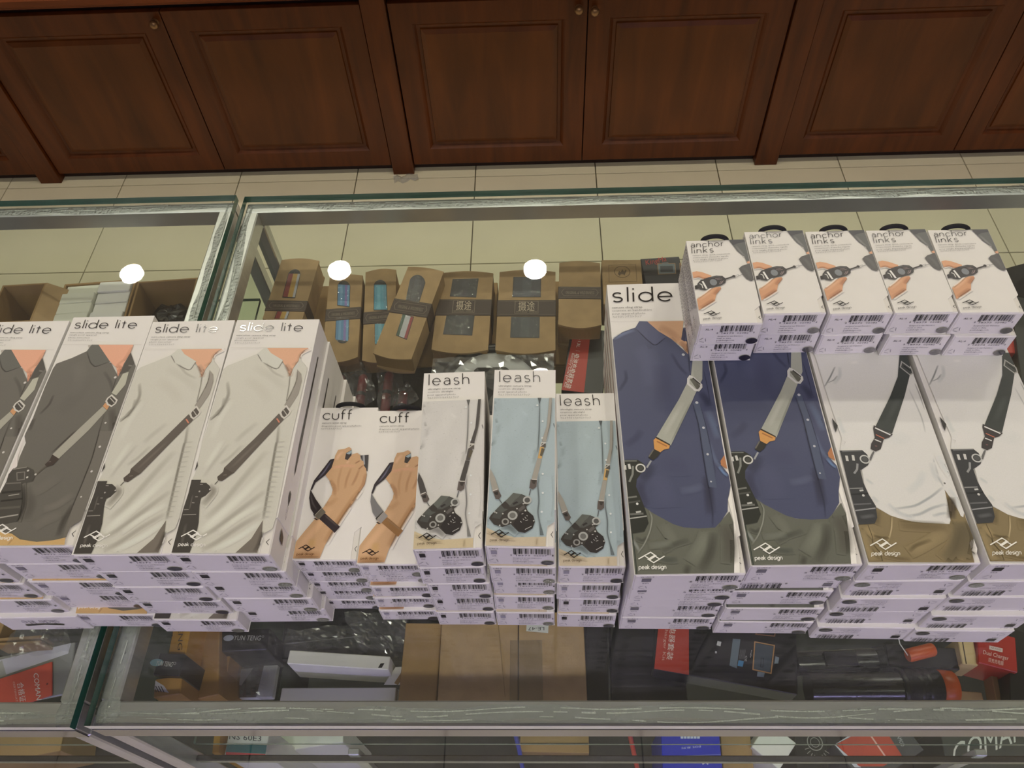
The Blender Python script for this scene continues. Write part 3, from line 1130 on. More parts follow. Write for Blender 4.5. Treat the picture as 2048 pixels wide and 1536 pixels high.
for T_, q, wd, al, c in ((A, (650, 960, 600, 1080, 480, 1200), .003, .75, (70, 66, 60)), (A, (420, 1240, 360, 1400), .004, .6, (70, 66, 60)), (A, (930, 560, 980, 800, 900, 1000), .014, .25, (130, 128, 118)), (A, (1250, 680, 1330, 800, 1360, 930), .004, .5, (74, 71, 65)),
                         (A, (1100, 700, 900, 1000, 700, 1200), .02, .22, (86, 83, 77)), (A, (1340, 1130, 1360, 1250, 1350, 1400), .008, .6, (74, 68, 62)), (B, (900, 880, 760, 1100, 700, 1290), .006, .7, (66, 62, 56)), (B, (300, 700, 380, 900, 300, 1100), .012, .6, (78, 74, 67)),
                         (B, (900, 760, 700, 900, 520, 960), .008, .35, (128, 122, 112)), (B, (760, 1000, 560, 1080, 400, 1180), .01, .35, (124, 118, 108)), (B, (700, 560, 500, 700, 380, 740), .012, .25, (124, 118, 108))):
    art.soft(c, wd, al, pp(T_, *q))
art.poly((112, 108, 99), pp(B, 1200, 20, 1110, 350, 970, 700, 890, 900, 760, 1290, 800, 1290, 850, 1170, 985, 1090, 1350, 20))
art.soft((60, 56, 50), .0016, .9, pp(A, 1262, 1180, 1190, 1420) + pp(B, 1190, 60, 1110, 350, 970, 700, 885, 900, 760, 1200))
art.soft((62, 58, 52), .0012, .8, pp(A, 1400, 760, 1370, 860, 1340, 940))
for T_, x, y, r in ((A, 1388, 755, 16), (A, 1272, 1300, 12), (B, 1203, 207, 14), (B, 1105, 503, 13), (B, 980, 808, 9), (A, 1330, 575, 8)):
    art.dot((205, 202, 196), r * .000075, (T_, x, y))
art.poly((184, 184, 166), pp(A, 1480, 712, 1550, 690, 1512, 840, 1400, 972, 1345, 942, 1420, 820))
art.poly((212, 150, 96), pp(A, 1270, 1060, 1315, 1102, 1290, 1146, 1240, 1100))
art.poly((168, 166, 151), pp(A, 1238, 1104, 1288, 1150) + pp(B, 1070, 10, 710, 352, 635, 300, 945, 0))
art.soft((56, 52, 46), .0022, .8, pp(B, 930, 0, 620, 290))
art.poly((70, 66, 60), pp(A, 1280, 1040, 1345, 970, 1408, 1030, 1345, 1102))
art.ring((208, 205, 196), .0014, pp(A, 1280, 1040, 1300, 1005, 1345, 970, 1408, 1030, 1390, 1070, 1345, 1102, 1300, 1080))
art.stroke((180, 176, 168), .0008, pp(A, 1325, 1000, 1380, 1060))
art.poly((64, 52, 46), pp(B, 635, 300, 716, 352, 645, 428, 565, 450, 545, 420, 600, 370))
art.stroke((104, 92, 84), .0008, pp(B, 590, 390, 620, 385))
art.stroke((92, 86, 76), .0014, pp(B, 560, 440, 435, 545))
art.poly((226, 218, 214), pp(B, 300, 90, 220, 320, 215, 440, 150, 500, 60, 640, 200, 330))
art.poly((74, 71, 65), pp(B, 165, 470, 335, 450, 410, 485, 428, 560, 405, 620, 300, 640, 268, 650, 282, 830, 270, 900, 250, 1030, 225, 1100, 0, 1140, -100, 1150, 0, 780, 85, 625, 110, 540))
for q, wd, c in (((165, 480, 330, 452), .0008, (140, 136, 128)), ((210, 520, 215, 610, 300, 600, 305, 510, 210, 520), .0008, (120, 116, 108)), ((70, 650, 260, 640), .0012, (110, 106, 98)), ((30, 760, 260, 740), .002, (50, 47, 43)), ((110, 795, 240, 775), .0008, (160, 156, 148)),
                 ((20, 860, 280, 830), .0015, (48, 45, 41)), ((0, 1060, 240, 1020), .0012, (160, 156, 148)), ((-20, 950, 250, 930), .002, (92, 88, 80))):
    art.stroke(c, wd, pp(B, *q))
for x, y in ((345, 495), (335, 575), (435, 540)):
    art.dot((200, 198, 190), .0009, (B, x, y))
art.soft((48, 45, 40), .004, .7, pp(B, 290, 650, 300, 900, 230, 1110))
art.poly((206, 166, 102), pp(B, -160, 1200, 0, 1230, 150, 1250, 250, 1320, 450, 1350, 650, 1330, 795, 1298, 778, 1395, -220, 1400))
art.soft((170, 130, 76), .002, .6, pp(B, 180, 1290, 100, 1390))
art.logo(-108, 205, 1140, 1256, (238, 236, 230), B)
art.title('peak design', (B, -172, 1325), (B, 155, 1320), (B, -167, 1296), wt=.26, rgb=(236, 230, 220), foil=False)

# ---- cuff
HAND = (206, 161, 116)


def cuff_art(key, strap, band, buck):
    art, C = new_art(key, 'cuff_a')
    A, T0 = C(570, 880, 6), C(570, 720, 2.793)
    art.title('cuff', (T0, 213, 334), (T0, 372, 334), (T0, 216, 300), wt=.12, gap=.3)
    for t, x0, x1, y, c in (('camera wrist strap', 207, 345, 358, (90, 88, 86)), ('dragonne pour appareil photo', 204, 428, 375, (125, 123, 120)), ('カメラリストストラップ', 202, 318, 391, (125, 123, 120))):
        art.text(t, (T0, x0, y), (T0, x1, y - 2), (T0, x0 + 1, y - 8), rgb=c)
    art.poly((60, 52, 50), pp(A, 720, 150, 800, 120, 800, 190, 760, 260, 715, 250))
    art.poly((150, 172, 182), pp(A, 735, 165, 800, 128, 803, 160, 770, 178))
    art.poly((66, 64, 66), pp(A, 905, 190, 1005, 183, 992, 380, 960, 360))
    art.stroke((150, 152, 156), .0018, pp(A, 945, 188, 950, 300))
    art.poly((50, 42, 48), pp(A, 600, 228, 545, 238, 475, 330, 350, 490, 308, 600, 326, 606, 370, 515, 480, 430, 570, 340))
    art.soft((110, 110, 140), .002, .7, pp(A, 540, 280, 480, 380, 400, 470))
    art.soft((70, 84, 110), .0014, .8, pp(A, 560, 255, 520, 320))
    art.poly(HAND, pp(A, 95, 1425, 110, 1330, 125, 1225, 220, 1120, 350, 965, 480, 790, 560, 660, 575, 600, 540, 500, 488, 425, 560, 340, 590, 250, 605, 190, 640, 122, 720, 110, 770, 88, 802, 110, 790, 130, 735, 160, 720, 235, 755, 245, 810, 175, 870, 160, 905, 185, 905, 240, 945, 262, 948, 310, 975, 350, 982, 420, 960, 540, 880, 650, 830, 740, 810, 770, 700, 900, 640, 1020, 570, 1110, 480, 1270, 420, 1420))
    for q, wd, al, c in (((130, 1380, 250, 1200, 420, 1010, 560, 800), .008, .55, (228, 180, 132)), ((480, 1250, 600, 1040, 760, 800, 900, 600), .007, .55, (168, 120, 72)), ((100, 1400, 300, 1395, 430, 1400), .010, .5, (160, 112, 64)), ((330, 1180, 320, 1300), .008, .35, (206, 160, 80)),
                         ((620, 250, 640, 200, 700, 140), .004, .5, (232, 186, 148)), ((560, 340, 620, 330, 740, 310, 860, 320), .004, .45, (226, 160, 128)), ((800, 330, 740, 480, 720, 600), .003, .45, (170, 120, 76)), ((900, 340, 850, 470, 800, 560), .003, .5, (164, 114, 72)),
                         ((690, 310, 640, 480, 640, 640), .003, .35, (176, 128, 82)), ((905, 250, 840, 290), .0018, .7, (150, 102, 66)), ((945, 305, 880, 360), .0018, .7, (150, 102, 66)), ((770, 250, 740, 290), .003, .5, (232, 186, 148)), ((540, 480, 600, 560, 600, 680), .004, .45, (160, 110, 66)),
                         ((970, 400, 940, 540, 860, 660), .004, .5, (170, 118, 76)), ((480, 800, 560, 760, 640, 690), .006, .3, (178, 130, 84))):
        art.soft(c, wd, al, pp(A, *q))
    art.poly(strap, pp(A, 308, 600, 293, 700, 312, 830, 352, 895, 442, 815, 375, 720, 322, 625))
    art.soft((120, 116, 116), .002, .35, pp(A, 312, 640, 330, 760, 390, 850))
    art.poly((48, 42, 40), pp(A, 342, 900, 440, 812, 450, 830, 360, 925))
    art.poly(band, pp(A, 405, 945, 482, 885, 662, 1045, 600, 1120))
    art.soft((150, 130, 110), .002, .3, pp(A, 470, 900, 640, 1045))
    art.poly(buck, pp(A, 358, 912, 446, 820, 492, 872, 402, 962))
    art.stroke((160, 156, 140), .0005, pp(A, 358, 912, 446, 820))
    art.poly((58, 50, 46), pp(A, 345, 945, 365, 940, 400, 962, 380, 968))
    art.logo(165, 360, 1265, 1337, (40, 22, 16), A, .055)
    art.title('peak design', (A, 142, 1388), (A, 350, 1385), (A, 144, 1370), wt=.2, rgb=(120, 76, 40), foil=False)


cuff_art('cuff_black', (44, 36, 38), (46, 36, 42), (104, 98, 84))
cuff_art('cuff_tan', (120, 120, 122), (152, 106, 58), (150, 146, 144))


# ---- leash
def leash_art(key, shirt, strap, patch, pants):
    art, C = new_art(key, 'leash_b')
    A, B = C(950, 730, 6), C(950, 900, 6)

    def sh(k):
        return tuple(min(255, int(c * k)) for c in shirt)
    art.title('leash', (A, 297, 208), (A, 778, 208), (A, 297, 128), wt=.105, gap=.5)
    for t, x0, x1, y, c in (('ultralight camera strap', 285, 680, 264, (80, 78, 76)), ('courroie ultralight', 283, 590, 299, (110, 108, 106)), ('pour appareil photo', 281, 623, 335, (110, 108, 106)), ('ウルトラライトカメラストラップ', 283, 658, 371, (110, 108, 106))):
        art.text(t, (A, x0, y), (A, x1, y), (A, x0, y - 18), rgb=c)
    art.poly(shirt, pp(A, 232, 403, 966, 403) + pp(B, 960, 300, 955, 865, 868, 918, 852, 1045, 700, 1046, 480, 1052, 300, 1012, 135, 935))
    art.poly(pants, pp(B, 135, 935, 300, 1012, 480, 1052, 700, 1046, 852, 1045, 848, 1160, 115, 1160))
    for q, wd, al, k in (((250, 640, 275, 760, 230, 930, 200, 980), .003, .7, .72), ((240, 420, 300, 560), .01, .3, .9), ((560, 460, 500, 700, 400, 900), .014, .3, 1.08), ((690, 900, 640, 1200, 560, 1500), .012, .35, 1.07), ((740, 1000, 700, 1200), .004, .45, .84), ((330, 700, 300, 1000, 300, 1300), .012, .35, 1.07),
                         ((640, 620, 560, 560), .004, .4, 1.08), ((940, 700, 960, 760), .0012, .8, .5), ((500, 1000, 420, 1300, 380, 1500), .014, .25, .93)):
        art.soft(sh(k), wd, al, pp(A, *q))
    for q, wd, al, k in (((700, 560, 720, 760, 690, 900), .008, .35, .9), ((200, 300, 300, 480, 380, 560), .006, .35, .92), ((400, 960, 480, 1000, 600, 1030), .004, .5, .78), ((880, 300, 900, 600, 860, 900), .01, .3, 1.05), ((140, 800, 200, 920), .006, .3, .9)):
        art.soft(sh(k), wd, al, pp(B, *q))
    random.seed(4)
    for k in range(46):
        x, y = random.uniform(240, 740), random.uniform(430, 1500)
        art.stroke(sh(.78), .00018, pp(A, x, y, x + random.uniform(6, 18), y + random.uniform(-2, 2)))
    art.soft((150, 132, 100), .002, .6, pp(B, 140, 980, 300, 1060, 480, 1080))
    art.soft((150, 132, 100), .0014, .6, pp(B, 745, 1060, 738, 1155))
    art.poly(sh(.45), pp(A, 752, 403, 796, 403, 775, 480))
    art.soft(sh(.45), .0014, .9, pp(A, 775, 440, 775, 560, 770, 800, 758, 1000, 750, 1060))
    art.soft(sh(.5), .0016, .9, pp(A, 765, 1300, 760, 1400) + pp(B, 752, 420, 770, 620, 752, 760, 800, 1000, 805, 1030))
    art.poly(sh(.6), pp(B, 770, 860, 790, 900, 825, 1030, 780, 1030))
    for T_, x, y in ((A, 748, 493), (A, 812, 683), (A, 808, 885), (A, 813, 1315), (B, 813, 523), (B, 800, 750)):
        art.dot((220, 226, 226), .00085, (T_, x, y))
    art.poly(strap, pp(A, 892, 403, 925, 403, 905, 700, 852, 932, 802, 925, 862, 740))
    art.soft((110, 106, 98), .0012, .6, pp(A, 925, 420, 905, 700, 855, 920))
    art.poly(patch, pp(A, 782, 985, 830, 1000, 800, 1135, 752, 1128))
    art.poly((92, 84, 66), pp(A, 800, 1005, 838, 1018, 805, 1105, 778, 1095))
    art.poly((90, 84, 78), pp(A, 795, 945, 850, 955, 848, 1000, 790, 990))
    art.ring((205, 202, 192), .0007, pp(A, 785, 985, 800, 938, 845, 940))
    art.poly(strap, pp(A, 748, 1130, 800, 1140, 742, 1385, 680, 1370))
    art.poly((96, 86, 82), pp(A, 668, 1382, 746, 1385, 738, 1470, 695, 1502, 652, 1485))
    art.poly((60, 54, 50), pp(A, 680, 1390, 738, 1392, 715, 1440, 690, 1430))
    art.stroke((196, 192, 184), .0008, pp(A, 680, 1380, 745, 1385))
    art.stroke((90, 92, 96), .0007, pp(A, 670, 1500) + pp(B, 650, 555))
    art.poly(strap, pp(B, 186, 235, 240, 340, 288, 485, 212, 505, 172, 330))
    art.poly((92, 82, 78), pp(B, 212, 498, 275, 475, 318, 560, 290, 602, 250, 597))
    art.stroke((200, 196, 188), .0008, pp(B, 212, 502, 275, 478))
    art.poly((46, 42, 40), pp(B, 225, 520, 275, 505, 280, 545, 250, 550))
    art.stroke((90, 92, 96), .0006, pp(B, 292, 602, 322, 648))
    art.soft(sh(.5), .008, .6, pp(B, 300, 930, 420, 930, 520, 1000))
    art.poly((60, 56, 53), pp(B, 460, 525, 560, 540, 650, 580, 668, 640, 612, 690, 632, 740, 700, 800, 720, 870, 690, 950, 600, 1005, 520, 990, 430, 900, 330, 935, 230, 905, 170, 830, 192, 790, 310, 668, 400, 590))
    art.poly((96, 100, 94), pp(B, 460, 525, 558, 540, 420, 680, 365, 625))
    art.poly((82, 86, 82), pp(B, 312, 668, 350, 712, 400, 720, 330, 760, 255, 735))
    art.poly((74, 76, 73), pp(B, 255, 735, 340, 760, 300, 840, 200, 820))
    art.poly((80, 82, 78), pp(B, 410, 690, 480, 610, 560, 545, 640, 585, 560, 650, 470, 690))
    art.poly((48, 44, 44), pp(B, 450, 650, 500, 625, 520, 640, 465, 670))
    art.poly((46, 42, 42), pp(B, 540, 760, 630, 745, 700, 800, 718, 870, 690, 948, 600, 1003, 520, 988, 455, 900))
    art.poly((92, 88, 86), pp(B, 555, 690, 590, 670, 605, 705, 540, 750, 515, 730))
    art.circ((170, 172, 168), .0014, .0030, (B, 452, 795))
    art.dot((110, 110, 106), .0022, (B, 452, 795))
    art.circ((176, 178, 174), .0012, .0027, (B, 628, 612))
    art.dot((84, 84, 82), .0020, (B, 628, 612))
    art.circ((150, 150, 146), .0011, .0022, (B, 365, 870))
    art.dot((196, 196, 190), .0007, (B, 605, 738))
    for x, y in ((580, 655), (600, 650), (240, 755), (260, 765), (335, 775), (298, 915), (505, 715), (430, 880), (705, 860)):
        art.dot((186, 186, 182), .0006, (B, x, y), 8)
    for x0, y0, x1, y1 in ((545, 865, 560, 880), (575, 835, 590, 850), (598, 815, 615, 835), (620, 795, 632, 805), (605, 860, 635, 850), (600, 965, 680, 925), (560, 780, 580, 775)):
        art.stroke((186, 184, 182), .00045, pp(B, x0, y0, x1, y1))
    art.logo(195, 407, 970, 1054, (34, 28, 24), B, .055)
    art.title('peak design', (B, 182, 1106), (B, 408, 1104), (B, 182, 1086), wt=.2, rgb=(110, 92, 66), foil=False)


leash_art('leash_blue', (164, 184, 192), (160, 156, 146), (205, 162, 92), (200, 184, 156))
leash_art('leash_grey', (206, 205, 202), (74, 70, 68), (80, 74, 72), (204, 186, 148))

# ---- slide, navy shirt
art, C = new_art('slide_navy', 'slide_a')
S_, T_, U_ = C(1200, 560, 6), C(1200, 800, 6), C(1230, 930, 6)


def slide_head(art):
    art.title('slide', (S_, 150, 268), (S_, 862, 254), (S_, 148, 160), wt=.13, gap=.42)
    for t, x0, x1, y, y1, c in (('camera sling strap', 140, 510, 347, 338, (90, 88, 86)), ('courroie en bandoulière', 145, 622, 384, 370, (130, 128, 126)), ('pour appareil photo', 148, 545, 421, 411, (130, 128, 126)), ('カメラスリングストラップ', 152, 500, 462, 450, (130, 128, 126))):
        art.text(t, (S_, x0, y), (S_, x1, y1), (S_, x0 - 1, y - 22), rgb=c)
    art.stroke((196, 192, 188), .0003, pp(S_, 120, 506, 1200, 488))


slide_head(art)
NV = (74, 80, 112)
art.poly((101, 104, 92), pp(U_, 300, 400, 560, 640, 820, 755, 1200, 755, 1262, 690, 1372, 560, 1420, 700, 1432, 1000, 1432, 1330, 240, 1330, 185, 830))
art.poly(NV, pp(S_, 470, 500, 425, 575, 270, 630, 128, 720, 165, 1100, 205, 1500) + pp(T_, 265, 720, 330, 1100) + pp(U_, 180, 420, 340, 500, 450, 580, 560, 640, 700, 715, 820, 752, 1000, 766, 1200, 755, 1262, 690, 1350, 560, 1352, 420, 1392, 250, 1385, 120) + pp(T_, 1530, 880, 1445, 780, 1490, 660, 1400, 160) + pp(S_, 1310, 985, 1295, 900, 1260, 770, 1160, 650, 1030, 580, 1000, 575, 975, 720, 1060, 900, 850, 710, 565, 503))
art.poly((206, 158, 118), pp(S_, 565, 503, 1000, 496, 990, 600, 975, 720, 1040, 745, 1060, 900, 990, 812, 850, 710, 700, 620))
art.soft((170, 122, 88), .010, .45, pp(S_, 700, 560, 860, 640, 960, 740))
art.soft((150, 104, 78), .006, .5, pp(S_, 960, 740, 1020, 800, 1050, 880))
art.poly((82, 88, 122), pp(S_, 470, 500, 568, 503, 640, 580, 790, 692, 660, 800, 560, 720, 430, 590))
art.soft((44, 46, 72), .0016, .8, pp(S_, 430, 590, 560, 720, 660, 800, 790, 692))
art.poly((56, 56, 86), pp(S_, 1000, 575, 1035, 640, 1015, 745, 972, 720))
for q, wd, al, c in (((140, 720, 280, 650, 420, 600), .005, .6, (110, 124, 160)), ((300, 1080, 320, 1200, 220, 1350), .004, .6, (46, 50, 78)), ((480, 780, 600, 1000, 640, 1300), .022, .35, (92, 98, 134)), ((850, 880, 950, 1050, 1050, 1150), .004, .5, (48, 50, 78)), ((720, 1000, 760, 1250, 780, 1500), .02, .3, (58, 60, 92)), ((1200, 1350, 1280, 1450, 1310, 1530), .008, .6, (46, 50, 76))):
    art.soft(c, wd, al, pp(S_, *q))
for q, wd, al, c in (((1280, 120, 1360, 300, 1420, 480), .008, .5, (100, 118, 152)), ((1300, 500, 1360, 700, 1480, 860), .005, .5, (98, 114, 148)), ((500, 360, 440, 460, 300, 560), .008, .4, (52, 54, 84)), ((1280, 900, 1300, 1100, 1330, 1400), .010, .7, (44, 44, 66)), ((950, 1100, 1100, 1080, 1250, 1030), .008, .45, (96, 104, 134)),
                      ((620, 760, 560, 900, 480, 960), .012, .5, (40, 42, 62)), ((500, 960, 480, 1100, 560, 1300), .010, .5, (46, 46, 70)), ((700, 700, 900, 800, 1050, 780), .02, .3, (64, 66, 100)), ((640, 900, 760, 1050, 800, 1300), .02, .25, (90, 92, 128))):
    art.soft(c, wd, al, pp(T_, *q))
art.poly((80, 90, 118), pp(T_, 1110, 40, 1180, 300, 1225, 600, 1270, 900, 1300, 1050, 1400, 1060, 1330, 640, 1270, 330, 1190, 40))
art.soft((40, 44, 68), .0016, .9, pp(S_, 1060, 900, 1075, 1130))
art.soft((40, 44, 68), .0018, .9, pp(T_, 1112, 40, 1180, 300, 1225, 600, 1272, 900, 1310, 1100, 1350, 1350, 1350, 1530))
art.soft((48, 54, 80), .0010, .7, pp(T_, 1200, 60, 1275, 330, 1340, 640, 1390, 900))
art.soft((44, 48, 74), .0008, .8, pp(S_, 1240, 1080, 1290, 1300, 1320, 1480))
for T2, x, y, r in ((S_, 998, 903, 17), (T_, 1160, 38, 16), (T_, 1240, 340, 14), (T_, 1290, 658, 13), (T_, 1330, 985, 9)):
    art.dot((190, 194, 202), r * .00008, (T2, x, y))
art.poly((190, 122, 74), pp(T_, 1490, 665, 1443, 740, 1450, 790, 1525, 835))
art.soft((104, 140, 190), .003, .8, pp(T_, 1420, 800, 1480, 880, 1535, 920))
art.poly((240, 238, 230), pp(U_, 1388, 300, 1354, 420, 1420, 680, 1432, 1000, 1432, 1330, 1500, 1330, 1490, 1100))
for q, wd, al, c in (((560, 700, 700, 900, 600, 1000), .010, .45, (122, 126, 110)), ((1100, 800, 1050, 950, 900, 1180), .012, .5, (132, 138, 120)), ((1180, 800, 1150, 1050, 1020, 1320), .010, .7, (66, 66, 58)), ((900, 900, 700, 960, 560, 1040), .006, .6, (72, 74, 66)), ((400, 980, 560, 960, 700, 950), .006, .45, (120, 126, 114)),
                      ((1300, 700, 1380, 900, 1380, 1200), .014, .6, (76, 72, 64)), ((420, 1100, 640, 1150, 760, 1140), .006, .5, (66, 72, 66)), ((880, 1200, 860, 1280, 840, 1325), .006, .6, (66, 66, 58)), ((210, 900, 260, 980, 290, 1040), .003, .7, (140, 148, 142)), ((240, 880, 330, 920, 390, 870), .004, .6, (64, 66, 58))):
    art.soft(c, wd, al, pp(U_, *q))
art.soft((150, 154, 142), .0014, .9, pp(U_, 405, 545, 448, 640, 420, 800, 350, 960, 262, 1075))
art.stroke((56, 66, 60), .0007, pp(U_, 205, 830, 240, 1090, 262, 1325))
art.poly((46, 49, 43), pp(T_, 262, 735, 300, 725, 450, 725, 520, 770, 552, 830, 480, 900, 440, 960, 432, 1050, 480, 1160, 530, 1290, 560, 1380, 578, 1480) + pp(U_, 385, 640, 402, 705, 350, 805, 188, 832))
for T2, q, wd, c in ((T_, (270, 740, 440, 738), .0010, (120, 124, 116)), (T_, (345, 775, 358, 835), .0020, (205, 205, 198)), (T_, (278, 790, 286, 845), .0020, (205, 205, 198)), (T_, (395, 800, 390, 900, 350, 990), .0016, (130, 134, 126)), (T_, (320, 1180, 440, 1165), .0014, (120, 122, 114)),
                     (U_, (165, 650, 380, 620), .0010, (170, 172, 166)), (U_, (180, 600, 340, 590), .0016, (110, 112, 106)), (U_, (250, 575, 310, 565), .0014, (190, 192, 186)), (U_, (140, 460, 300, 440), .0014, (80, 82, 76)), (T_, (560, 820, 612, 735), .0014, (160, 164, 168))):
    art.stroke(c, wd, pp(T2, *q))
art.dot((220, 222, 216), .0010, (T_, 445, 1253))
art.circ((205, 206, 200), .0012, .0034, (T_, 485, 825))
art.dot((70, 72, 66), .0022, (T_, 485, 825))
art.poly((168, 171, 158), pp(S_, 1110, 960, 1228, 960, 1225, 1200, 1130, 1400) + pp(T_, 1112, 5, 848, 555, 668, 462, 945, 0) + pp(S_, 1040, 1250, 1090, 1150))
art.soft((120, 124, 112), .002, .5, pp(T_, 1090, 20, 840, 540))
art.soft((196, 198, 188), .005, .35, pp(T_, 1000, 20, 760, 440))
art.poly((100, 100, 88), pp(S_, 1075, 1200, 1115, 1192, 1205, 1285, 1160, 1325))
art.ring((208, 208, 204), .0020, pp(S_, 1058, 1195, 1080, 1165, 1120, 1185, 1210, 1265, 1212, 1295, 1180, 1335, 1140, 1330, 1055, 1255))
art.stroke((60, 60, 54), .0012, pp(S_, 1110, 1185, 1200, 1262))
art.poly((60, 50, 36), pp(T_, 662, 462, 840, 555, 838, 540, 675, 450))
art.poly((218, 152, 72), pp(T_, 665, 466, 836, 556, 826, 592, 762, 605, 722, 636, 650, 598, 640, 490))
art.stroke((176, 108, 50), .0012, pp(T_, 680, 505, 800, 565))
art.poly((50, 48, 42), pp(T_, 650, 600, 722, 640, 690, 690, 636, 732, 578, 700, 600, 650))
art.stroke((110, 106, 96), .0010, pp(T_, 640, 605, 585, 690))
art.logo(280, 592, 1055, 1180, (240, 240, 232), U_)
art.title('peak design', (U_, 285, 1258), (U_, 610, 1252), (U_, 285, 1226), wt=.26, rgb=(238, 238, 230), foil=False)

# ---- slide, white shirt (measured on the third slide stack)
w_, l_, t_ = DIM['slide']
z = ZT + 5 * t_
f0, f1 = pz(1736.7, 1126.7, z), pz(1966, 1131, z)
e0 = pz(1624, 720, z)
ang3 = math.atan2((f0 - e0).y, (f0 - e0).x) + PI / 2
c3 = (f0 + f1) / 2 + Vector((-math.sin(ang3), math.cos(ang3), 0)) * (l_ / 2)
ST['slide_c'] = dict(kind='slide', n=5, z=z, c=c3, a=ang3, w=w_, l=l_, base=((1610, 1275), (1800, 1281)), loc=localiser(c3, ang3, z))
art, C = new_art('slide_white', 'slide_c')
V_, W_ = C(1600, 700, 6), C(1680, 900, 6)
slide_head(art)
WS = (221, 221, 217)
art.poly((138, 121, 84), pp(W_, 400, 680, 600, 790, 850, 860, 1310, 890, 1320, 850, 1250, 480, 1430, 760, 1475, 810, 1500, 740, 1610, 1060, 1550, 1120, 1612, 1362, 335, 1350, 215, 900))
art.poly(WS, pp(S_, 470, 500, 425, 575, 270, 630, 128, 720) + pp(V_, 180, 80, 290, 440, 440, 900, 500, 1060, 480, 1200) + pp(W_, 60, 40, 260, 250, 290, 420, 360, 600, 430, 690, 600, 790, 720, 828, 850, 860, 1000, 880, 1310, 892, 1322, 850, 1295, 680, 1250, 480, 1380, 660, 1420, 740, 1445, 795, 1475, 812, 1490, 760, 1478, 680, 1400, 440, 1280, 0) + pp(V_, 1385, 95) + pp(S_, 1295, 900, 1260, 770, 1160, 650, 1000, 575, 975, 720, 1060, 900, 850, 710, 565, 503))
art.poly((206, 158, 118), pp(S_, 565, 503, 1000, 496, 990, 600, 975, 720, 1040, 745, 1060, 900, 990, 812, 850, 710, 700, 620))
art.poly((228, 228, 224), pp(S_, 470, 500, 568, 503, 640, 580, 790, 692, 660, 800, 560, 720, 430, 590))
art.soft((170, 170, 168), .0014, .8, pp(S_, 430, 590, 560, 720, 660, 800, 790, 692))
for q, wd, al, c in (((420, 200, 360, 330, 290, 450), .0018, .9, (120, 124, 122)), ((445, 310, 400, 370, 330, 400), .0012, .9, (140, 144, 142)), ((470, 200, 480, 320, 400, 420), .004, .5, (186, 192, 190)), ((700, 150, 600, 160), .004, .5, (234, 232, 226)), ((1370, 400, 1430, 540, 1495, 730), .0014, .8, (150, 150, 148)),
                      ((1300, 470, 1380, 640, 1450, 800, 1480, 900, 1500, 1000), .0016, .8, (176, 178, 176)), ((1000, 1000, 1200, 1100, 1280, 1000), .014, .3, (206, 212, 210)), ((700, 1000, 600, 1100, 560, 1180), .012, .3, (226, 222, 218)), ((450, 800, 500, 960, 540, 1010), .005, .4, (192, 200, 198)), ((900, 760, 960, 800), .01, .3, (230, 228, 224))):
    art.soft(c, wd, al, pp(V_, *q))
for q, wd, al, c in (((1110, 100, 1180, 340, 1240, 450), .0018, .9, (164, 168, 168)), ((1090, 150, 1120, 280, 1190, 400), .006, .4, (190, 196, 196)), ((1230, 450, 1100, 560, 900, 680, 620, 715), .0026, .75, (158, 164, 166)), ((1280, 650, 1100, 700, 950, 780, 780, 800), .003, .7, (164, 170, 172)), ((1290, 760, 1200, 770, 1100, 800), .003, .6, (172, 178, 180)),
                      ((1000, 250, 950, 400, 800, 520), .008, .35, (196, 204, 204)), ((560, 640, 700, 760, 900, 830), .004, .5, (186, 192, 194)), ((300, 350, 400, 420), .003, .5, (188, 196, 196)), ((380, 560, 460, 640), .004, .5, (190, 196, 196)), ((1170, 60, 1230, 200, 1350, 330), .006, .35, (196, 204, 206)), ((1300, 460, 1400, 600, 1440, 700), .004, .4, (190, 198, 200))):
    art.soft(c, wd, al, pp(W_, *q))
art.dot((110, 110, 104), .0008, (W_, 1250, 405))
for q, wd, al, c in (((620, 800, 615, 950, 575, 1110), .0014, .9, (196, 176, 132)), ((440, 720, 430, 850, 420, 900), .008, .6, (98, 84, 56)), ((700, 900, 1000, 920, 1300, 930), .010, .6, (104, 88, 58)), ((1320, 560, 1340, 700, 1330, 840), .008, .8, (70, 60, 46)), ((1400, 850, 1440, 1000, 1380, 1200, 1250, 1350), .014, .7, (86, 78, 58)),
                      ((1480, 850, 1560, 1050, 1500, 1350), .012, .6, (92, 84, 64)), ((1280, 980, 1000, 1150, 820, 1240), .010, .5, (166, 146, 102)), ((1100, 1080, 900, 1150, 820, 1230), .004, .6, (96, 82, 52)), ((300, 920, 360, 1000, 420, 1060), .006, .5, (172, 148, 98)), ((390, 1030, 480, 1060, 590, 1060), .003, .7, (90, 76, 48)),
                      ((520, 1270, 700, 1310, 850, 1320), .004, .5, (100, 84, 54)), ((300, 1100, 400, 1230, 480, 1330), .003, .5, (102, 86, 54)), ((250, 960, 330, 1180, 400, 1340), .006, .4, (172, 150, 100))):
    art.soft(c, wd, al, pp(W_, *q))
art.stroke((96, 82, 54), .0006, pp(W_, 330, 905, 385, 1050, 390, 1130, 480, 1240, 505, 1340))
art.poly((62, 64, 66), pp(V_, 470, 1215, 740, 1208, 800, 1260, 832, 1335, 812, 1390, 740, 1440) + pp(W_, 240, 250, 275, 400, 345, 550, 425, 680, 442, 820, 412, 890, 222, 902, 130, 560, 5, 50))
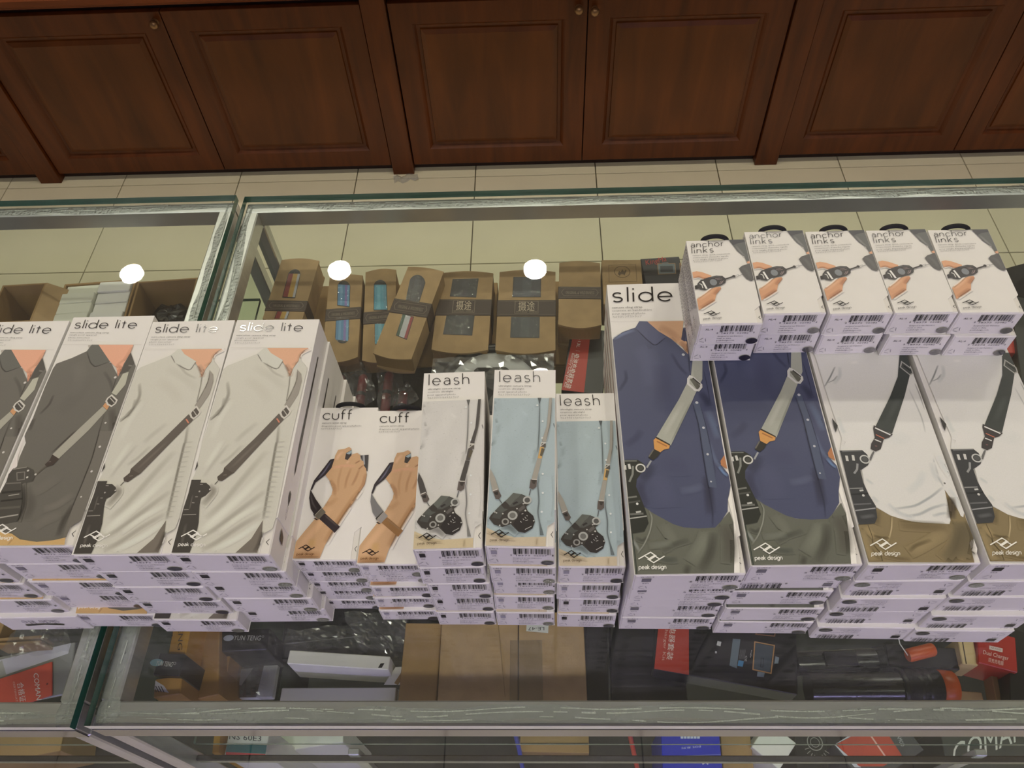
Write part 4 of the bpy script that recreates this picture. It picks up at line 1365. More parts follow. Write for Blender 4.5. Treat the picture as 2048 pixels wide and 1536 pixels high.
for q, wd, c in (((20, 25, 260, 15), .0010, (110, 112, 114)), ((72, 75, 85, 140), .0020, (206, 206, 200)), ((150, 70, 160, 135), .0020, (206, 206, 200)), ((205, 170, 200, 240, 165, 290), .0016, (150, 152, 152)), ((110, 470, 270, 465), .0010, (140, 142, 140)), ((230, 495, 275, 490), .0014, (200, 202, 198)),
                 ((160, 660, 370, 650), .0012, (104, 106, 108)), ((175, 735, 420, 705), .0010, (150, 152, 154)), ((350, 125, 390, 40), .0012, (110, 112, 112)), ((130, 540, 330, 530), .0012, (44, 46, 48))):
    art.stroke(c, wd, pp(W_, *q))
art.dot((206, 206, 202), .0010, (W_, 275, 553))
art.circ((196, 198, 194), .0011, .0034, (W_, 293, 120))
art.dot((86, 88, 88), .0023, (W_, 293, 120))
art.soft((104, 106, 108), .004, .6, pp(W_, 230, 820, 420, 790))
art.poly((58, 58, 56), pp(V_, 378, 825, 448, 915, 425, 1000, 400, 930))
art.poly((62, 68, 65), pp(V_, 1190, 60, 1308, 60, 1320, 190, 1312, 310, 1250, 560, 1100, 1012, 898, 930, 1080, 560, 1168, 330))
art.soft((78, 84, 80), .006, .5, pp(V_, 1190, 560, 1020, 900))
art.poly((70, 74, 70), pp(V_, 1212, 155, 1338, 240, 1348, 290, 1312, 308, 1198, 218))
art.ring((168, 168, 162), .0010, pp(V_, 1215, 150, 1338, 235, 1348, 290, 1312, 306, 1198, 215))
art.stroke((40, 44, 42), .0010, pp(V_, 1240, 200, 1330, 265))
art.poly((66, 62, 62), pp(V_, 880, 912, 1108, 1022, 1062, 1062, 1000, 1080, 962, 1200, 902, 1228, 840, 1195, 850, 1130, 892, 1062, 872, 950))
art.stroke((226, 226, 222), .0012, pp(V_, 895, 943, 1080, 1027))
art.stroke((206, 110, 80), .0008, pp(V_, 905, 1025, 1005, 1072))
art.stroke((220, 220, 216), .0010, pp(V_, 890, 1082, 968, 1114))
art.stroke((150, 96, 96), .0006, pp(V_, 893, 1160, 920, 1163))
art.stroke((110, 110, 108), .0012, pp(V_, 880, 1228, 835, 1335))
art.logo(355, 670, 1075, 1200, (240, 238, 226), W_)
art.title('peak design', (W_, 373, 1272), (W_, 710, 1270), (W_, 375, 1240), wt=.26, rgb=(238, 234, 220), foil=False)

# ---- anchor links
ST['anchor_b'] = dict(kind='anchor', n=2, top=((1489, 466), (1606.7, 460), (1654, 625), (1527, 627)))
d = ST['anchor_b']
ZA = ZT + 5 * DIM['slide'][2] + .0012
d['z'] = ZA + 2 * DIM['anchor'][2]
d['c'], d['a'], d['w'], d['l'] = rectfit(d['top'], d['z'])
d['loc'] = localiser(d['c'], d['a'], d['z'])
art, C = new_art('anchor', 'anchor_b')
Q = C(1470, 450, 7.68)
art.title('anchor', (Q, 222, 214), (Q, 714, 188), (Q, 217, 161), wt=.12, gap=.42)
art.title('links', (Q, 245, 304), (Q, 570, 284), (Q, 238, 250), wt=.12, gap=.5)
for t, x0, x1, y, y1 in (('camera strap quick-connectors', 255, 828, 346, 313), ("connecteurs d'attache rapide", 262, 805, 380, 350), ("pour sangle d'appareil photo", 270, 802, 413, 383), ('カメラストラップアンカーリンクス', 280, 706, 445, 416)):
    art.text(t, (Q, x0, y), (Q, x1, y1), (Q, x0 - 3, y - 17), rgb=(100, 98, 96))
art.poly((98, 101, 101), pp(Q, 740, 92, 1055, 74, 1085, 140, 1135, 420, 1092, 428, 1050, 350, 940, 270, 862, 178, 800, 106))
art.poly((72, 74, 80), pp(Q, 740, 92, 1055, 74, 1060, 128, 930, 150, 866, 180, 800, 106))
art.soft((140, 142, 140), .003, .5, pp(Q, 900, 180, 980, 270, 1060, 350))
art.poly((222, 160, 122), pp(Q, 1090, 430, 1142, 414, 1150, 455, 1098, 452))
art.poly((90, 90, 90), pp(Q, 978, 530, 1020, 490, 1142, 452, 1228, 702, 1180, 718, 1110, 690, 1050, 630))
art.soft((108, 108, 108), .004, .5, pp(Q, 1020, 510, 1100, 560, 1180, 690))
art.poly((224, 162, 118), pp(Q, 262, 590, 330, 575, 420, 590, 565, 640, 560, 668, 450, 690, 370, 660, 285, 682))
art.soft((188, 122, 82), .003, .6, pp(Q, 285, 675, 370, 655, 450, 685, 540, 668))
art.poly((216, 154, 110), pp(Q, 364, 995, 460, 940, 560, 850, 640, 815, 712, 808, 727, 835, 660, 920, 640, 1022, 560, 1062, 402, 1168))
art.soft((176, 116, 78), .005, .6, pp(Q, 640, 1000, 560, 1050, 420, 1140))
art.soft((176, 112, 76), .004, .6, pp(Q, 710, 820, 660, 880, 620, 930))
art.soft((234, 184, 142), .005, .5, pp(Q, 380, 1010, 500, 930, 600, 840))
art.poly((44, 42, 42), pp(Q, 314, 797, 400, 768, 425, 830, 330, 850))
art.poly((62, 60, 62), pp(Q, 358, 762, 400, 712, 520, 668, 640, 640, 730, 645, 792, 690, 786, 750, 720, 790, 560, 830, 480, 862, 400, 852, 354, 802))
art.soft((96, 94, 96), .002, .6, pp(Q, 520, 680, 640, 652, 740, 665))
art.stroke((232, 232, 228), .0016, pp(Q, 432, 726, 505, 842))
art.stroke((210, 210, 206), .0008, pp(Q, 388, 764, 425, 778, 446, 832))
art.dot((126, 132, 138), .0030, (Q, 600, 742), 16, .0036)
for q in ((625, 690, 700, 680), (650, 705, 730, 690), (690, 770, 720, 720), (705, 775, 740, 725), (725, 765, 750, 715)):
    art.stroke((150, 130, 130), .0004, pp(Q, *q))
art.stroke((60, 58, 58), .0014, pp(Q, 785, 692, 905, 652))
art.dot((60, 58, 58), .0014, (Q, 908, 650))
art.stroke((176, 176, 176), .0005, pp(Q, 930, 640, 975, 625, 980, 650, 935, 665, 930, 640))
art.stroke((130, 130, 130), .0005, pp(Q, 978, 640, 1040, 625))
art.logo(485, 732, 1176, 1250, (34, 33, 33), Q, .05)
art.title('peak design', (Q, 488, 1312), (Q, 762, 1288), (Q, 486, 1292), wt=.2, rgb=(120, 118, 114), foil=False)


# ---- end labels
BARS = (2, 1, 3, 1, 1, 2, 1, 1, 4, 1, 2, 1, 1, 3, 1, 2, 3, 1, 1, 2, 1, 4, 1, 1, 2, 2, 1, 3, 1, 1, 3, 2, 1, 1, 2, 1, 1, 2, 3, 1, 1, 2, 2, 1, 1, 3, 2, 1, 1, 2, 1)


def end_label(parent, kind, code, swatch, word, digits):
    w_, l_, t_ = DIM[kind]
    g = lambda u, v: (-w_ / 2 + u * w_, v * t_)
    a = Art(g, lift=.0004, step=.00001, to3d=lambda x, y, z: (x, -l_ / 2 - z, y))
    b0, b1 = .56, .93
    if kind == 'leash':
        b0, b1 = .40, .93
    if kind == 'anchor':
        b0, b1 = .34, .85
    if kind == 'cuff':
        b0, b1 = .32, .92
    tot = sum(BARS)
    x = 0
    for i, n in enumerate(BARS):
        if i % 2 == 0:
            u0, u1 = b0 + (b1 - b0) * x / tot, b0 + (b1 - b0) * (x + n * .9) / tot
            lo = .66 if 4 < i < 46 else .62
            a.poly((32, 30, 36), [(u0, lo), (u1, lo), (u1, .93), (u0, .93)])
        x += n
    a.text(digits[0], (b0 - .05, .56), (b0 - .025, .56), (b0 - .05, .64), rgb=(70, 66, 74))
    a.text(digits[1:6], (b0 + .06 * (b1 - b0), .55), (b0 + .44 * (b1 - b0), .55), (b0 + .06 * (b1 - b0), .62), rgb=(70, 66, 74))
    a.text(digits[6:11], (b0 + .54 * (b1 - b0), .55), (b0 + .9 * (b1 - b0), .55), (b0 + .54 * (b1 - b0), .62), rgb=(70, 66, 74))
    a.text(digits[11], (b1 + .02, .56), (b1 + .042, .56), (b1 + .02, .64), rgb=(70, 66, 74))
    a.finish('barcode', parent)
    a = Art(g, lift=.0004, step=.00001, to3d=lambda x, y, z: (x, -l_ / 2 - z, y))
    if kind == 'anchor':
        a.text(code, (.10, .72), (.22, .72), (.10, .80), rgb=(80, 76, 80))
    else:
        a.text(code, (.06, .88), (.18, .88), (.06, .95), rgb=(90, 86, 96))
        a.poly(swatch, [(.075, .62), (.16, .62), (.16, .82), (.075, .82)])
        a.text(word, (.085, .50), (.145, .50), (.085, .57), rgb=(90, 86, 96))
    a.finish('colour_code', parent)
    a = Art(g, lift=.0004, step=.00001, to3d=lambda x, y, z: (x, -l_ / 2 - z, y))
    # recycling mark
    rx = .10
    for k in range(3):
        an = math.radians(90 + 120 * k)
        an2 = math.radians(90 + 120 * (k + .72))
        r = .11 * t_
        cx, cy = g(rx, .25)
        p0, p1 = (cx + r * math.cos(an), cy + r * math.sin(an)), (cx + r * math.cos(an2), cy + r * math.sin(an2))
        v, f = ribbon([p0, p1], .0004)
        a.put(v, f, (120, 116, 124))
    a.finish('recycling_mark', parent)
    a = Art(g, lift=.0004, step=.00001, to3d=lambda x, y, z: (x, -l_ / 2 - z, y))
    ln = (('designed in san francisco', .40, .16), ('made in china', .22, .0), ('peakdesign.com', .28, .0))
    for k, (t, dl, _) in enumerate(ln):
        y = .40 - .10 * k
        a.text(t, (b0 - .02, y), (b0 - .02 + dl * (b1 - b0) / .5, y), (b0 - .02, y + .055), rgb=(90, 86, 96) if k < 2 else (50, 46, 54))
    a.stroke((150, 146, 156), .0003, [(b0 - .02, .12), (b0 + .24, .12)])
    return a.finish('maker_text', parent)


def sticker(parent, kind, dark):
    w_, l_, t_ = DIM[kind]
    mb = MB()
    cx, cz, rx, rz = w_ * (.5 - .115), t_ * .20, .0048, .0038
    n = 18
    if kind in ('slide', 'lite'):
        rx, cx = .0058, w_ * (.5 - .10)
    mb.add([(cx + rx * math.cos(2 * PI * k / n), -l_ / 2 - .0009, cz + rz * math.sin(2 * PI * k / n)) for k in range(n)], [list(range(n))])
    return mb.obj('round_sticker', M_HOLOD if dark else M_HOLO, parent)


def strap_box(name, kind, artkey, code, swatch, word, digits):
    """one product box, origin at the middle of its underside"""
    w_, l_, t_ = DIM[kind]
    r = bpy.data.objects.new(name, None)
    COL.objects.link(r)
    X, Y = w_ / 2, l_ / 2
    mb = MB()
    mb.cbox(-X + .0005, X - .0005, -Y, Y, .0004, t_ - .0006, .0010)
    mb.obj('tray', M_TRAY, r)
    # sleeve: top sheet with a thumb notch, wrapped over both sides and below
    nw, nl, ch = w_ * .105, min(.030, l_ * .2), .005
    top = [(-X, -Y + .0004), (X - nw, -Y + .0004), (X - nw, -Y + nl - ch), (X, -Y + nl), (X, Y - .0003), (-X, Y - .0003)]
    mb = MB()
    mb.prism(top, t_ - .0006, t_)
    mb.cbox(-X, -X + .0005, -Y + .0004, Y - .0003, 0, t_ - .0006, .0001)
    mb.cbox(X - .0005, X, -Y + nl, Y - .0003, 0, t_ - .0006, .0001)
    mb.cbox(-X, X, -Y + .0004, Y - .0003, 0, .0004, .0001)
    sl = mb.obj('sleeve', M_WHITE, r)
    a = ART[artkey]
    if not hasattr(a, 'me'):
        a.me = a.mb.mesh('front_print', [M_PRINT, M_SOFT])
        a.fme = a.foil.mesh('title_lettering', [M_FOIL])
    link('front_print', a.me, sl)
    link('title_lettering', a.fme, sl)
    # thumb arrow on the tray
    mb = MB()
    v, f = ribbon([(X - nw * .35, -Y + nl * .42), (X - nw * .62, -Y + nl * .34), (X - nw * .35, -Y + nl * .26)], .0004)
    mb.add([(p[0], p[1], t_ - .0004) for p in v], f)
    mb.obj('thumb_arrow', M_BLACK, r)
    end_label(r, kind, code, swatch, word, digits)
    sticker(r, kind, random.random() < .5)
    if kind in ('cuff', 'anchor'):
        mb = MB()
        rad = .0105 if kind == 'anchor' else .0115
        mb.tube([(rad * math.cos(math.radians(q)), Y + .0022, t_ - .003 + (.0055 if kind == 'anchor' else .0055) * math.sin(math.radians(q))) for q in range(0, 181, 15)], .0020, 8)
        mb.obj('hang_loop', M_BLACKM, r)
    # side prints
    s = Art(lambda y, z: (y * Y, z * t_), lift=.0003, step=.00001, to3d=(lambda x, y, z: (X + z, x, y)))
    if kind in ('lite', 'slide'):
        s.poly((62, 56, 50), [(.72, .50), (.72, .56), (-.1, .60), (-.30, .54), (-.34, .50), (-.30, .46), (-.1, .44)])
        s.poly((70, 64, 58), [(-.48, .46), (-.47, .58), (-.52, .60), (-.58, .50), (-.53, .44)])
        s.stroke((110, 104, 96), .0003, [(-.55, .5), (-.66, .56), (-.68, .48), (-.58, .46)])
        s.poly((70, 64, 58), [(-.76, .62), (-.80, .40), (-.86, .36), (-.84, .60)])
    s2 = Art(lambda y, z: (y * Y, z * t_), lift=.0003, step=.00001, to3d=(lambda x, y, z: (-X - z, x, y)))
    if kind == 'anchor':
        rr = random.Random(3)
        for k in range(9):
            y = .92
            zz = .90 - .085 * k
            while y > -.55 + .03 * k:
                dl = rr.uniform(.02, .09)
                s2.poly((96, 88, 96), [(y, zz), (y - dl, zz), (y - dl, zz - .04), (y, zz - .04)])
                y -= dl + .025
        s2.text('capture', (-.62, .10), (-.92, .10), (-.62, .35), rgb=(60, 50, 46))
        s2.text('anchors', (-.62, .52), (-.92, .52), (-.62, .77), rgb=(60, 50, 46))
    else:
        s2.poly((214, 186, 180), [(.90, .25), (-.6, .25), (-.6, .40), (.90, .40)])
    s.finish('side_print', r)
    s2.finish('side_print', r)
    if kind == 'lite':
        b = Art(lambda u, v: (w_ / 2 - u * w_, v * t_), lift=.0004, step=.00001, to3d=lambda x, y, z: (x, Y + z, y))
        b.title('slide lite', (.28, .22), (.72, .22), (.28, .40), rgb=(120, 112, 130), wt=.12, foil=False)
        b.poly((24, 22, 24), [(.26, .55), (.30, .50), (.5, .46), (.70, .50), (.74, .55), (.72, .64), (.5, .57), (.28, .64)])
        b.logo(.1, .2, .95, .82, (130, 122, 140))
        b.text('peak design', (.24, .84), (.44, .84), (.24, .92), rgb=(140, 132, 150))
        b.finish('back_print', r)
    return r


PROTO = {}
for key, nm, kind, a, code, sw, word, dg in (
        ('lite_pale', 'sling_strap_box', 'lite', 'lite_pale', 'SLL-BK-3', (40, 36, 42), 'black', '818373020514'),
        ('lite_dark', 'sling_strap_box', 'lite', 'lite_dark', 'SLL-AS-3', (118, 112, 124), 'ash', '818373020521'),
        ('cuff_black', 'wrist_strap_box', 'cuff', 'cuff_black', 'CF-BL-3', (40, 36, 42), 'black', '818373020057'),
        ('cuff_tan', 'wrist_strap_box', 'cuff', 'cuff_tan', 'CF-AS-3', (150, 146, 156), 'ash', '818373020064'),
        ('leash_grey', 'camera_strap_box', 'leash', 'leash_grey', 'L-BL-3', (40, 36, 42), 'black', '818373020040'),
        ('leash_blue', 'camera_strap_box', 'leash', 'leash_blue', 'L-AS-3', (150, 146, 156), 'ash', '818373020071'),
        ('slide_navy', 'sling_strap_box', 'slide', 'slide_navy', 'SL-AS-3', (112, 108, 116), 'ash', '818373020491'),
        ('slide_white', 'sling_strap_box', 'slide', 'slide_white', 'SL-BK-3', (38, 32, 38), 'black', '818373020484'),
        ('anchor', 'connector_box', 'anchor', 'anchor', 'AL-4', (0, 0, 0), '', '818373020828')):
    PROTO[key] = [strap_box(nm, kind, a, code, sw, word, dg), False]


def place(key, loc, rz, label, group, flip=False, turn=False, dark=None):
    p = PROTO[key]
    if not p[1]:
        o = p[0]
        p[1] = True
    else:
        o = copy_tree(p[0])
    kind = ART[key].kind
    t_ = DIM[kind][2]
    if turn:
        rz += PI
    if flip:
        o.rotation_euler = (0, PI, rz)
        loc = (loc[0], loc[1], loc[2] + t_)
    else:
        o.rotation_euler = (0, 0, rz)
    o.location = loc
    o['label'] = label
    o['category'] = 'box'
    o['group'] = group
    if dark is not None:
        for ch in o.children:
            if ch.name.startswith('round_sticker'):
                if ch.data.users > 1:
                    ch.data = ch.data.copy()
                ch.data.materials[0] = M_HOLOD if dark else M_HOLO
    return o


for k, a in ART.items():
    a.kind = {'l': 'lite', 'c': 'cuff', 's': 'slide', 'a': 'anchor'}[k[0]] if not k.startswith('leash') else 'leash'

LVL = {5: ('lowest', 'second from the bottom', 'middle', 'second from the top', 'topmost'), 4: ('lowest', 'second from the bottom', 'second from the top', 'topmost'), 2: ('lower', 'upper')}


def front_pose(bl, br, z, l_, ang=None):
    a, b = pz(bl[0], bl[1], z), pz(br[0], br[1], z)
    an = math.atan2((b - a).y, (b - a).x) if ang is None else ang
    m = (a + b) / 2
    return m + Vector((-math.sin(an), math.cos(an), 0)) * (l_ / 2), an


def build_stack(st, keys, stackname, group, flips=(), jit=None, turn=(), darks=None):
    d = ST[st]
    n = d['n']
    w_, l_, t_ = DIM[d['kind']]
    cb, ab = front_pose(d['base'][0], d['base'][1], ZT, l_)
    ab *= .5
    for i in range(n):
        f = i / (n - 1)
        j = (jit or {}).get(i, (0, 0, 0))
        c = cb.lerp(d['c'], f)
        an = ab + (d['a'] - ab) * f + j[2]
        key = keys[i] if isinstance(keys, (list, tuple)) else keys
        lab = '%s box %s' % (LVL[n][i], stackname)
        place(key, (c.x + j[0], c.y + j[1], ZT + i * t_), an, lab, group, flip=i in flips, turn=i in turn, dark=(darks[i] if darks else None))


# the stack on the shorter case: one box width to the side of the next
d2 = ST['lite_b']
w_, l_, t_ = DIM['lite']
off = Vector((-.0785, -.004, 0))
ST['lite_a'] = dict(kind='lite', n=5, z=d2['z'], c=d2['c'] + off, a=d2['a'] - .004, base=((33, 1254), (179, 1255)))
build_stack('lite_a', 'lite_dark', 'of the dark-shirt strap box stack on the shorter case', 'pale-strap sling boxes', flips=(0,), turn=(0,), jit={0: (-.002, -.002, .02), 1: (-.003, .001, .01), 2: (-.004, .002, .0), 3: (-.002, .002, 0)}, darks=[1, 1, 1, 1, 0])
build_stack('lite_b', 'lite_dark', 'of the dark-shirt strap box stack beside the pale-shirt stack', 'pale-strap sling boxes', jit={0: (.001, -.003, 0), 1: (-.001, .002, 0), 3: (.001, .001, 0)}, darks=[1, 1, 0, 1, 1])
build_stack('lite_c', 'lite_pale', 'of the pale-shirt strap box stack beside the dark-shirt stack', 'dark-strap sling boxes', jit={0: (.002, -.003, 0), 1: (-.001, .002, 0), 2: (-.002, .001, 0), 3: (.001, .001, 0)}, darks=[0, 1, 1, 1, 1])
build_stack('lite_d', 'lite_pale', 'of the pale-shirt strap box stack beside the wrist strap boxes', 'dark-strap sling boxes', jit={0: (.002, .001, 0), 1: (.001, .0, 0), 2: (-.001, .001, 0), 3: (.001, -.001, 0)}, darks=[0, 0, 0, 0, 0])
build_stack('cuff_a', 'cuff_black', 'of the wrist strap stack showing a black cuff', 'wrist strap boxes', jit={0: (.0, 0, 0), 1: (-.001, .001, 0), 3: (.001, 0, 0)}, darks=[1, 0, 0, 0, 0])
build_stack('cuff_b', 'cuff_tan', 'of the wrist strap stack showing a tan cuff', 'wrist strap boxes', jit={3: (.001, .005, 0), 2: (.001, .002, 0), 1: (-.001, .002, 0)}, darks=[1, 1, 1, 0, 0])
build_stack('leash_a', 'leash_grey', 'of the thin camera strap stack with grey shirt', 'thin camera strap boxes', jit={1: (.001, .001, 0), 2: (.001, 0, 0), 3: (-.001, 0, 0)}, darks=[1, 1, 1, 1, 1])
build_stack('leash_b', 'leash_blue', 'of the taller thin strap stack with blue shirt', 'thin camera strap boxes', jit={2: (.001, .003, 0), 1: (.0, .002, 0), 0: (0, 0, 0), 3: (.001, -.001, 0)}, darks=[0, 0, 0, 0, 1])
build_stack('leash_c', ['leash_grey', 'leash_grey', 'leash_blue', 'leash_blue'], 'of the shorter thin strap stack with blue shirt', 'thin camera strap boxes', jit={1: (.001, .001, 0), 2: (-.001, 0, 0)}, darks=[1, 1, 1, 1])
build_stack('slide_a', 'slide_navy', 'of the navy-shirt stack beside the thin strap boxes', 'big sling strap boxes', jit={1: (0, .003, 0), 2: (0, .004, 0), 3: (0, .001, 0)}, darks=[1, 1, 1, 1, 0])
for key, fl, fr, e in (('slide_b', (1501.7, 1132.5), (1730, 1133), (1427, 724)), ('slide_d', (1980, 1129), (2212, 1131), (1826, 714))):
    w_, l_, t_ = DIM['slide']
    z = ZT + 5 * t_
    a, b, q = pz(*fl, z), pz(*fr, z), pz(*e, z)
    an = math.atan2((a - q).y, (a - q).x) + PI / 2
    c = a + Vector((math.cos(an), math.sin(an), 0)) * (w_ / 2) + Vector((-math.sin(an), math.cos(an), 0)) * (l_ / 2)
    ST[key] = dict(kind='slide', n=5, z=z, c=c, a=an, base={'slide_b': ((1423, 1265), (1605, 1269)), 'slide_d': ((1801, 1282), (1989, 1287))}[key])
build_stack('slide_b', 'slide_navy', 'of the navy-shirt stack beside the white-shirt stack', 'big sling strap boxes', flips=(3,), jit={3: (0, .006, 0), 2: (-.001, .004, 0), 1: (0, .001, 0)}, darks=[1, 1, 1, 1, 0])
build_stack('slide_c', 'slide_white', 'of the white-shirt stack beside the navy-shirt stack', 'big sling strap boxes', flips=(0, 1, 2, 3), jit={3: (0, .001, 0), 1: (0, .002, 0)}, darks=[1, 1, 1, 0, 0])
build_stack('slide_d', 'slide_white', 'of the white-shirt stack ending the row', 'big sling strap boxes', flips=(0, 1, 2, 3), jit={3: (0, .001, 0), 2: (0, .002, 0)}, darks=[1, 1, 1, 0, 0])

# connector boxes on top of the big boxes
w_, l_, t_ = DIM['anchor']
AN = (('first', ((1372, 482), (1490, 479), (1527.5, 646), (1401.5, 648)), (1380, 722), (1497, 722)),
      ('second', ((1489, 466), (1606.7, 460), (1654, 625), (1527, 627)), (1506, 706), (1622, 706)),
      ('third', ((1611.5, 464.4), (1729, 458.5), (1786.5, 625.5), (1662, 629)), (1632, 710), (1747, 706)),
      ('fourth', ((1732, 462.5), (1852, 456.6), (1919, 624.6), (1790, 626.5)), (1755, 710), (1875, 712)),
      ('fifth', ((1857, 459.5), (1974, 457.6), (2050, 626), (1924, 627.5)), (1884, 712), (2005, 712)))
for i, (nm, top, bl, br) in enumerate(AN):
    c1, a1, _, _ = rectfit(top, ZA + 2 * t_)
    c0, a0 = front_pose(bl, br, ZA, l_)
    a0 = a1 + .3 * (a0 - a1)
    place('anchor', (c0.x, c0.y, ZA), a0, 'lower white connector box, %s pair along the strap boxes' % nm, 'connector boxes', dark=(i == 0))
    place('anchor', (c1.x, c1.y, ZA + t_), a1, 'upper white connector box, %s pair along the strap boxes' % nm, 'connector boxes', dark=(i in (0,)))


# ================================================================== goods inside the cases
def slab(name, label, cat, quad, th, m, base=ZS, group=None, ch=.0008, part='body'):
    """a flat box whose top face covers the four photo pixels tl, tr, br, bl; it rests on the height base"""
    z = base + .0002 + th
    c, a, w, l = rectfit(quad, z)
    # keep clear of the panes and corner posts of the case
    ey = abs(w / 2 * math.sin(a)) + abs(l / 2 * math.cos(a))
    cut = .1695 - (c.y - ey)
    if cut > 0:
        l -= cut
        c = c + Vector((0, cut / 2, 0))
    mx, my = sum(p[0] for p in quad) / 4, sum(p[1] for p in quad) / 4
    if mx > 215 - (my - 1300) * .308 or my < 1000 and mx > 450:
        ex = abs(l / 2 * math.sin(a)) + abs(w / 2 * math.cos(a))
        cut = -.3735 - (c.x - ex)
        if cut > 0:
            w -= cut
            c = c + Vector((cut / 2, 0, 0))
    else:
        ex = abs(l / 2 * math.sin(a)) + abs(w / 2 * math.cos(a))
        cut = (c.x + ex) + .4265
        if cut > 0:
            w -= cut
            c = c - Vector((cut / 2, 0, 0))
    o = thing(name, label, cat, (c.x, c.y, base + .0002), a, group)
    mb = MB()
    mb.cbox(-w / 2, w / 2, -l / 2, l / 2, 0, th, ch)
    mb.obj(part, m, o)
    o_loc = localiser(c, a, z)
    art = Art(o_loc, lift=th + .0003, clamp=(-w / 2 + .0003, w / 2 - .0003, -l / 2 + .0003, l / 2 - .0003))
    art.th, art.w, art.l = th, w, l
    return o, art


KC = crop(500, 380, 2.768)


def kq(*v):
    return [KC(v[i], v[i + 1]) for i in range(0, len(v), 2)]


def arch_poly(q, at, ab):
    """quad tl tr br bl with rounded top / bottom ends"""
    tl, tr, br, bl = [Vector(p) for p in q]
    pts = []
    dn = (bl - tl).normalized()
    dnr = (br - tr).normalized()
    h = (tr - tl).length * .5
    if at:
        for k in range(9):
            t = k / 8
            p = tl.lerp(tr, t)
            pts.append(p + dn * (h * (1 - math.sin(PI * t) ** .6)))
    else:
        pts += [tl, tr]
    h = (br - bl).length * .45
    if ab:
        for k in range(9):
            t = k / 8
            p = br.lerp(bl, t)
            pts.append(p - dnr * (h * (1 - math.sin(PI * t) ** .6)))
    else:
        pts += [br, bl]
    return pts


def kraft_box(label, quad, th, wins, band, bandtext=None, base=None, bow=.006, group='kraft strap cartons'):
    base = KB if base is None else base
    z = base + .0002 + th
    c, a, w, l = rectfit(quad, z)
    o = thing('kraft_carton', label, 'box', (c.x, c.y, base + .0002), a, group)
    lf = localiser(c, a, z)
    X, Y = w / 2, l / 2
    n = 10
    out = [(-X + 2 * X * k / n, -Y - bow * math.sin(PI * k / n)) for k in range(n + 1)] + [(X - 2 * X * k / n, Y + bow * .7 * math.sin(PI * k / n)) for k in range(n + 1)]
    mb = MB()
    mb.prism(out, th * .93, th)
    mb.prism([(p[0], max(-Y + .003, min(Y - .003, p[1]))) for p in out], th * .10, th * .93)
    mb.prism(out, 0, th * .10)
    mb.obj('carton', M_KRAFT, o)
    # end flap with a curved fold
    mb = MB()
    v = []
    for k in range(n + 1):
        x = -X * .97 + 2 * X * .97 * k / n
        v += [(x, -Y - bow * .5 * math.sin(PI * k / n) + .0015, th * .9), (x, -Y + .001 - bow * .15 * math.sin(PI * k / n), th * .12)]
    mb.add(v, [[2 * k, 2 * k + 1, 2 * k + 3, 2 * k + 2] for k in range(n)])
    mb.obj('end_flap', M_KRAFTD, o)
    if band:
        b0 = lf(*KC(band[0], band[1]))[1]
        b1 = lf(*KC(band[2], band[3]))[1]
        lo, hi = min(b0, b1), max(b0, b1)
        mb = MB()
        mb.cbox(-X - .0008, X + .0008, lo, hi, .0001, th + .0008, .0006)
        bo = mb.obj('paper_band', M_BAND, o)
        A_ = Art(lambda u, v: (-X + u * w, lo + v * (hi - lo)), lift=th + .0010)
        A_.stroke((120, 104, 90), .0004, [(.03, .1), (.97, .1)])
        A_.stroke((120, 104, 90), .0004, [(.03, .9), (.97, .9)])
        if bandtext == 'cjk':
            A_.text('摄途', (.36, .36), (.64, .36), (.36, .80), rgb=(196, 176, 150), res=2)
            A_.ring((150, 132, 112), .0005, [(.30, .16), (.70, .16), (.70, .90), (.30, .90)])
            A_.text('WORLD WIDE', (.32, .20), (.68, .20), (.32, .30), rgb=(150, 132, 112))
        else:
            A_.ring((132, 116, 102), .0005, [(.12, .22), (.88, .22), (.94, .5), (.88, .78), (.12, .78), (.06, .5)])
            A_.text('ORIGINAL & WILDERNESS', (.16, .36), (.84, .36), (.16, .60), rgb=(140, 124, 108))
        A_.finish('band_print', bo)
    for q, at, ab, cols in wins:
        qq = [lf(*KC(q[i], q[i + 1])) for i in range(0, 8, 2)]
        pts = arch_poly(qq, at, ab)
        A_ = Art(lambda x, y: (x, y), lift=th + .0002)
        A_.poly((30, 28, 34), pts)
        tl, tr, br, bl = [Vector(p) for p in qq]
        m = len(cols)
        ys = 1.0
        s0 = .16 if at else .03
        s1 = .12 if ab else .03
        for k, cc in enumerate(cols):
            u0, u1 = .04 + .92 * k / m, .04 + .92 * (k + 1) / m
            P0 = [tl.lerp(tr, u).lerp(bl.lerp(br, u), v) for u, v in ((u0, s0), (u1, s0), (u1, 1 - s1), (u0, 1 - s1))]
            A_.poly(cc, [tuple(p) for p in P0])
        A_.finish('folded_strap', o)
        mb = MB()
        mb.add([(p[0], p[1], th + .0009) for p in pts], [list(range(len(pts)))])
        mb.obj('window_film', M_WINDOW, o)
    return o


